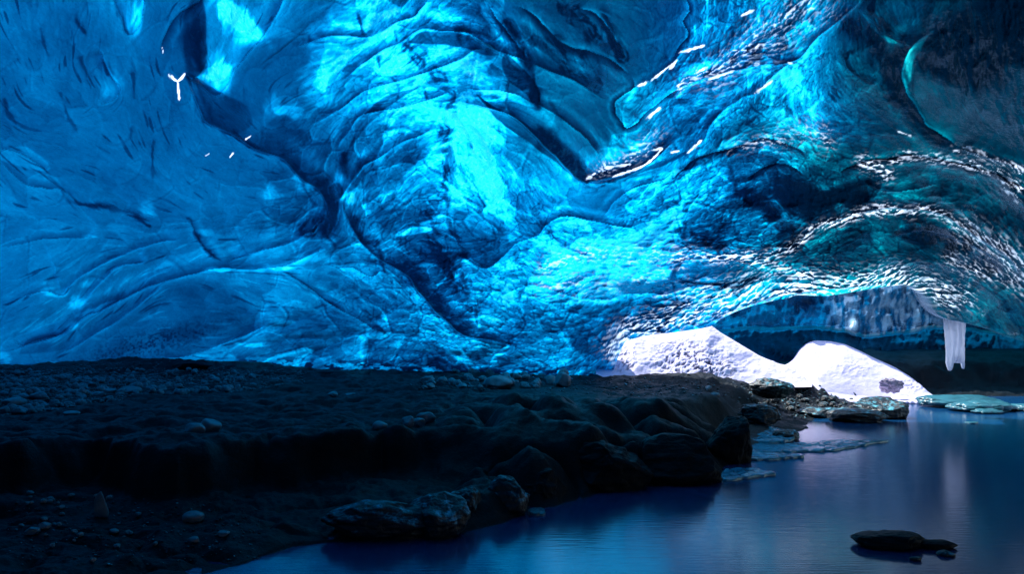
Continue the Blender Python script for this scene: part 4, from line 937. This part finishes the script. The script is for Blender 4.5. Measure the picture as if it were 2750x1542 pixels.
def s2():
    r = random.random()
    if r < .35: return random.uniform(1980, 2330), random.uniform(1035, 1125)
    if r < .6: return random.uniform(1450, 2120), random.uniform(1015, 1065)
    if r < .8: return random.uniform(1100, 1560), random.uniform(1005, 1050)
    return random.uniform(20, 700), random.uniform(1340, 1520)
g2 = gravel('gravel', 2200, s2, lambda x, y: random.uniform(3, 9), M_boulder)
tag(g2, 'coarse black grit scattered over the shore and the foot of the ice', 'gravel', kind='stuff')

# big lobes of frozen sediment at the shoreline
def lobe(lab, x0, x1, y0, y1, seed, depth=.8, name='boulder', mat=M_boulder, rough=.42, sink=.42, D=None, sub=6, cat='boulder', fine=.16):
    w, h = x1 - x0, y1 - y0
    if D is None: D = H * F / (y1 - HZ)
    return stone(name, lab, (x0 + x1) / 2, y1, w, h, seed, mat=mat, depth=depth, sub=sub, D=D, sink=sink, rough=rough, cat=cat, fine=fine)
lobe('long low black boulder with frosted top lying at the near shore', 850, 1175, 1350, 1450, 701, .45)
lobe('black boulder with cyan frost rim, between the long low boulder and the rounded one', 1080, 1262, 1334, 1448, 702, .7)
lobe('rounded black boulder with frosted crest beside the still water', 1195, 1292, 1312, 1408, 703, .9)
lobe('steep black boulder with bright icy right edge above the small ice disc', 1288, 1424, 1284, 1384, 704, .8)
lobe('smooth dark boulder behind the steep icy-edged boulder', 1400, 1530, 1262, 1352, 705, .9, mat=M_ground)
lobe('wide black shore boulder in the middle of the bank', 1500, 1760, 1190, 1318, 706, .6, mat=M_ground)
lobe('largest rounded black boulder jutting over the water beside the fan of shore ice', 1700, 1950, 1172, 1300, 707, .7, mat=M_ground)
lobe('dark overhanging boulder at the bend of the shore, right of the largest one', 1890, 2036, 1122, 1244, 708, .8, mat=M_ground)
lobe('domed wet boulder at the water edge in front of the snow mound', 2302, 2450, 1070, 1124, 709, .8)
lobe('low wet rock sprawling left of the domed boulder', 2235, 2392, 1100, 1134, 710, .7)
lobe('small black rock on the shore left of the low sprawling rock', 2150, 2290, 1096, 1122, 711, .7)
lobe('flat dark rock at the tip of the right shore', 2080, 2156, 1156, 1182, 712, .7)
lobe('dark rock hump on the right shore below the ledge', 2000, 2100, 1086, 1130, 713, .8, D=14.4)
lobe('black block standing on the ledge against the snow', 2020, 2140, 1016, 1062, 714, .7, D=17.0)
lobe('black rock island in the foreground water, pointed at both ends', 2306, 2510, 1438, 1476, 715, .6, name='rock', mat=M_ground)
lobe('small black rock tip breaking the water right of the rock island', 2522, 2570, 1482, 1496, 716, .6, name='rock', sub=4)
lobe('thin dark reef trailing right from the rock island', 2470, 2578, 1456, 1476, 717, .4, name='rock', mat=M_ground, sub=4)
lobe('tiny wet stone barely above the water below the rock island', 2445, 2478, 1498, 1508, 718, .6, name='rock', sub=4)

# ------------------------------------------------------------------ snow
def snow(name, lab, xs_, top, base, Dbase, Dtop, seed, crust):
    n = 260; xx = np.linspace(xs_[0], xs_[-1], int((xs_[-1] - xs_[0]) / 1.8))
    yt = np.interp(xx, *top); yb = np.interp(xx, *base); d0 = np.interp(xx, *Dbase); d1 = np.interp(xx, *Dtop)
    k = np.ones(9) / 9
    pad_ = lambda a: np.convolve(np.pad(a, 4, 'edge'), k, 'valid')
    yt, yb, d0, d1 = pad_(yt), pad_(yb), pad_(d0), pad_(d1)
    T = np.linspace(-.15, 1.7, n)[:, None]
    tc_ = np.clip(T, None, 1)
    D = d0 + (d1 - d0) * T
    ease = np.where(tc_ > 0, np.sin(np.clip(tc_, 0, 1) * math.pi / 2)**.9, tc_ * 1.2)
    y = yb + (yt - yb) * ease
    z1 = H + (HZ - yt) / F * d1
    z = H + (HZ - y) / F * D
    z = np.where(T > 1, z1 - (T - 1)**2 * 5.5, z)
    X = (xx - CX) / F * np.where(T > 1, d1 + (D - d1) * .3, D)
    X = np.broadcast_to(X, D.shape).copy()
    px = np.broadcast_to(xx, D.shape); py = y
    wav = fbm(px / 40, py / 22, seed, 4) - .5
    cr = crust(px, py)
    rough = (fbm(px / 8 + py / 14, py / 7, seed + 4, 3) - .5)
    z = z + np.where(T < 1, 1, .3) * ((.16 if seed == 121 else .07) * wav * sm(0, .15, T) * sm(1.0, .75, T) + .05 * rough * (.10 + cr) * sm(1, .9, T)) - .012
    Dd_ = D - .5 * cr * sm(.5, .6, vnoise(px / 7 + py / 11, py / 6, seed + 7)) * 0
    pit = sm(.50, .60, fbm(px / 7 + py / 12, py / 5.5, seed + 9, 3)) * cr
    z = z - .035 * pit
    pit = pit * sm(.12, .5, cr)
    return link_mesh(name, np.stack([X, Dd_, z], -1).reshape(-1, 3), grid_faces(*D.shape), M_snow, attrs={'crust': pit})
def ell(px, py, cx, cy, rx, ry): return np.exp(-(((px - cx) / rx)**2 + ((py - cy) / ry)**2)**1.5)
s = snow('snow_slope', '', [1600, 2180],
   ([1600,1650,1700,1800,1900,1935,1990,2040,2090,2110,2130,2150,2180], [985,930,885,868,866,892,925,955,976,980,986,998,1024]),
   ([1600,1650,1700,1760,1850,1950,2050,2120,2180], [1000,1012,1022,1026,1026,1022,1024,1030,1036]),
   ([1600,1700,1900,2180], [18.2,18.2,18.6,20]), ([1600,1800,1950,2050,2180], [19.5,21.5,21.5,21.5,21.8]), 121,
   lambda px, py: np.clip(.95 * ell(px, py, 1845, 965, 90, 55) + .5 * ell(px, py, 1935, 990, 70, 30) + .8 * ell(px, py, 1680, 960, 30, 45) + .03, 0, 1))
tag(s, 'snow slope with a crusty pitted middle, running down from under the ice arch', 'snow bank')
s = snow('snow_mound', '', [2090, 2525],
   ([2090,2115,2135,2150,2170,2190,2230,2270,2310,2350,2400,2440,2470,2500,2525], [984,978,962,938,920,914,916,924,942,962,984,1008,1030,1058,1070]),
   ([2090,2130,2200,2300,2400,2470,2525], [1018,1028,1050,1062,1068,1071,1072]),
   ([2090,2160,2200,2400,2525], [21.2,20.6,20.3,21.2,21.6]), ([2090,2200,2400,2525], [22.5,24,23.5,22.2]), 141,
   lambda px, py: np.clip(.35 * ell(px, py, 2200, 945, 45, 20) + .35 * ell(px, py, 2290, 990, 60, 30) + .5 * ell(px, py, 2450, 1035, 40, 22) + .0, 0, 1))
tag(s, 'smooth snow mound with a rock in its flank, tapering to the water on the right', 'snow bank')
M_mauve, nt, p = principled('mauve_frosted_rock', (.34, .29, .40), .4, .5, [(9, .7, .04)], col2=(.12, .10, .14), cs=5)
lobe('grey-mauve frosted rock embedded in the flank of the smooth snow mound', 2364, 2434, 1016, 1050, 731, .5, name='rock', mat=M_mauve, D=20.3, sub=5, cat='rock', rough=1.1, fine=.4)
o = bpy.data.objects

# snow apron: thin shadowed frozen ledge by the water
def plate(name, lab, pts, z0, th, mat, cat, seed, group=None, z_from_water=True):
    """flat sheet of ice: outline in picture points lying on the level z0"""
    q = catmull(pts + [pts[0]], 4)[:-1]
    c = q.mean(0); rings = 14; VV = []
    n = len(q)
    for r in range(rings):
        k = 1 - (r / (rings - 1))**1.4
        k = max(k, .002)
        pr = c + (q - c) * k
        pr = pr + (1 if r == 0 else 1) * k * np.stack([5 * (vnoise(pr[:, 0] / 9, pr[:, 1] / 4, seed) - .5), 3.0 * (vnoise(pr[:, 0] / 9 + 9, pr[:, 1] / 4, seed + 1) - .5)], 1)
        D = (H - z0) * F / (pr[:, 1] - HZ)
        zz = z0 + th * (1 if r else -.2) + (th * 1.5 * (fbm(pr[:, 0] / 16, pr[:, 1] / 5, seed + 2, 3) - .5) if r else 0)
        VV.append(np.stack([(pr[:, 0] - CX) / F * D, D, np.broadcast_to(zz, D.shape)], 1))
        if r == 0: VV.append(VV[0] + np.array([0, 0, th * .9]))
    VV = np.array(VV); nr_ = len(VV)
    Fc = []
    for r in range(nr_ - 1):
        for i in range(n):
            j = (i + 1) % n; Fc.append((r * n + i, r * n + j, (r + 1) * n + j, (r + 1) * n + i))
    o = link_mesh(name, VV.reshape(-1, 3), np.array(Fc), mat)
    return tag(o, lab, cat, group)
plate('ice_sheet', 'long thin sheet of shore ice pointing right into the white reflection', [R4(x, y) for x, y in [(30,612),(200,620),(400,606),(560,592),(700,588),(920,596),(850,606),(760,624),(640,642),(560,656),(330,664),(150,668),(30,664)]], 0, .03, M_sheet, 'ice sheet', 151)
plate('ice_sheet', 'short cyan sheet of shore ice just below the long pointed one', [R4(x, y) for x, y in [(20,668),(200,676),(330,680),(388,697),(300,704),(200,712),(60,716),(10,700)]], 0, .03, M_sheet, 'ice sheet', 152)
plate('ice_sheet', 'fan-shaped sheet of shore ice at the foot of the largest boulder', [R3(x, y) for x, y in [(1555,960),(1640,932),(1740,932),(1860,945),(1972,966),(1900,984),(1760,1000),(1600,1026),(1556,1010)]], 0, .035, M_sheet, 'ice sheet', 153)
plate('ice_sheet', 'small bright ice disc floating beside the steep icy-edged boulder', [R2(x, y) for x, y in [(2070,1262),(2110,1246),(2170,1250),(2214,1272),(2190,1288),(2120,1296),(2075,1284)]], 0, .03, M_slab, 'ice sheet', 154)
plate('ice_sheet', 'frozen cyan apron between the rubble shore and the white reflection', [R4(x, y) for x, y in [(60,560),(120,490),(230,520),(330,560),(300,590),(180,606),(40,604)]], .02, .05, M_sheet, 'ice sheet', 155)
plate('ice_sheet', 'tiny flake of ice floating on the dark water below the hanging icicle', [R4(x, y) for x, y in [(1415,472),(1460,467),(1515,472),(1470,477)]], 0, .015, M_slab, 'ice sheet', 156)
plate('snow_apron', 'flat lilac frozen ledge along the foot of the snow mound', [(2170,1044),(2240,1054),(2330,1062),(2450,1068),(2535,1074),(2470,1084),(2360,1082),(2270,1080),(2200,1066)], .02, .06, M_snow, 'snow bank', 157)

def lumpy(name, lab, x0, x1, y0, y1, D, depth, seed, ribs):
    v, f = ICO[6]
    lo = v.copy(); a = lo[:, 0] * ribs
    k = 1 + .16 * (np.abs(np.sin(a + 1.2 * n3(v, 1.2, seed))) - .5) + .45 * n3(v, 1.3, seed) + .10 * n3(v, 5, seed + 9)
    v = v * k[:, None]
    lo_, hi_ = v.min(0), v.max(0); v = (v - (lo_ + hi_) / 2) / ((hi_ - lo_) / 2)
    m = D / F
    v = v * np.array([(x1 - x0) * m / 2, depth, (y1 - y0) * m * .62])
    v[:, 2] = np.where(v[:, 2] < 0, v[:, 2] * .5, v[:, 2])
    o = link_mesh(name, v, f, M_slab)
    o.location = ((x0 + x1) / 2 * D / F - CX * D / F, D + depth * .5, .28 * (y1 - y0) * m)
    return tag(o, lab, 'ice block')
lumpy('ice_slab', 'long flat teal ice slab, rear one of the stack at the right water edge', 2485, 2712, 1062, 1097, 18.8, .7, 161, 2)
lumpy('ice_slab', 'ribbed lumpy teal ice block, front one of the stack at the right water edge', 2566, 2748, 1076, 1108, 17.7, .5, 162, 7)
lumpy('ice_slab', 'small low ice lump in front of the ribbed ice block', 2614, 2700, 1096, 1110, 17.3, .25, 163, 4)
lumpy('ice_slab', 'small ice lump at the far right end of the ice stack', 2722, 2790, 1086, 1106, 17.9, .4, 164, 4)

# ------------------------------------------------------------------ hanging icicle
def icicle():
    D = 17.0; n, mrow = 46, 60
    xa = 2536.0; xb = 2588.0
    u = np.linspace(0, 1, n)
    bot = np.interp(u, [0,.1,.2,.26,.3,.36,.44,.5,.55,.6,.66,.74,.82,.88,.93,1], [968,985,996,992,975,960,956,978,968,956,976,976,970,982,992,972])
    VV = []
    for side in (1, -1):
        for j in range(mrow):
            t = j / (mrow - 1)
            y = 790 + (bot - 790) * t
            wid = 1 + .10 * np.sin(t * 5) + (.12 if t > .5 else 0) * (t - .5)
            xc = (xa + xb) / 2 + 3 * t
            x = xc + (u - .5) * (xb - xa) * wid + 1.2 * (vnoise(y / 7, u * 0 + 2, 171) - .5)
            th = .13 * np.sqrt(np.clip(1 - (2 * u - 1)**2, 0, 1)) * (1 - .45 * t**1.5) + .004
            th = th * (1 + .5 * np.sin(u * 21 + 1.5 * np.sin(t * 7)) * .5) + .02 * (vnoise(u * 14, y / 14, 172) - .5)
            p = np.stack([(x - CX) / F * D, np.full(n, D) - side * th, H + (HZ - y) / F * D], 1)
            VV.append(p)
    VV = np.array(VV)
    f1 = grid_faces(mrow, n); f2 = grid_faces(mrow, n, mrow * n)[:, ::-1]
    idx = lambda s, j, i: s * mrow * n + j * n + i
    ex = []
    for j in range(mrow - 1):
        ex.append((idx(0, j, 0), idx(0, j + 1, 0), idx(1, j + 1, 0), idx(1, j, 0))); ex.append((idx(0, j, n-1), idx(1, j, n-1), idx(1, j + 1, n-1), idx(0, j + 1, n-1)))
    for i in range(n - 1):
        ex.append((idx(0, mrow-1, i), idx(0, mrow-1, i+1), idx(1, mrow-1, i+1), idx(1, mrow-1, i)))
    o = link_mesh('icicle', VV.reshape(-1, 3), np.concatenate([f1, f2, np.array(ex)]), M_icicle)
    tag(o, 'frosted two-pronged icicle curtain hanging from the right end of the ice arch', 'icicle')
nt = M_icicle.node_tree; p = [q for q in nt.nodes if q.type == 'BSDF_PRINCIPLED'][0]
tr = nd(nt, 'ShaderNodeBsdfTranslucent'); tr.inputs['Color'].default_value = (.80, .86, .97, 1); ms = nd(nt, 'ShaderNodeMixShader'); ms.inputs[0].default_value = .6
nt.links.new(p.outputs[0], ms.inputs[1]); nt.links.new(tr.outputs[0], ms.inputs[2]); nt.links.new(ms.outputs[0], [q for q in nt.nodes if q.type == 'OUTPUT_MATERIAL'][0].inputs[0])
icicle()

# sand hump against the left wall
stone('sand_heap', 'small dark sand heap banked against the blue ice wall', 510, 997, 110, 26, 741, mat=M_ground, depth=.5, sub=5, D=19.0, sink=.1, cat='sand heap')
stone('sand_heap', 'low black sand heap under the flecked ice, right of the taller heap', 885, 1018, 130, 22, 742, mat=M_ground, depth=.5, sub=5, D=19.5, sink=.1, cat='sand heap')
print('all', round(time.time() - T0, 1))

# ------------------------------------------------------------------ light, camera
el_, az_ = math.radians(58), math.radians(-38)       # azimuth clockwise from +Y
sun = bpy.data.lights.new('sun', 'SUN'); sun.energy = 5.0; sun.angle = math.radians(.5); sun.color = (1, .985, .96)
so = bpy.data.objects.new('sun', sun); col.objects.link(so)
dirv = np.array([math.sin(az_) * math.cos(el_), math.cos(az_) * math.cos(el_), math.sin(el_)])
from mathutils import Vector
so.rotation_euler = Vector(dirv).to_track_quat('Z', 'Y').to_euler(); so.location = (0, 0, 40)
w = bpy.data.worlds.new('World'); sc.world = w; w.use_nodes = True
nt = w.node_tree; bg = nt.nodes['Background']; sk = nt.nodes.new('ShaderNodeTexSky'); sk.sky_type = 'NISHITA'; sk.sun_disc = False
sk.sun_elevation = el_; sk.sun_rotation = az_
nt.links.new(sk.outputs[0], bg.inputs[0]); bg.inputs[1].default_value = .15
cam = bpy.data.cameras.new('camera'); cam.sensor_width = 36; cam.lens = 36 * F / 2750
cam.shift_y = (900 - 771) / 2750; cam.clip_end = 500; cam.clip_start = .05
co = bpy.data.objects.new('camera', cam); col.objects.link(co); co.location = (0, 0, H); co.rotation_euler = (math.pi / 2, 0, 0)
sc.camera = co
sc.view_settings.view_transform = 'Standard'; sc.view_settings.look = 'None'; sc.view_settings.exposure = 0.9; sc.view_settings.gamma = 1
sc.render.engine = 'CYCLES'
c = sc.cycles; c.use_denoising = True; c.max_bounces = 6; c.diffuse_bounces = 3; c.glossy_bounces = 3; c.transmission_bounces = 4
c.sample_clamp_indirect = 4
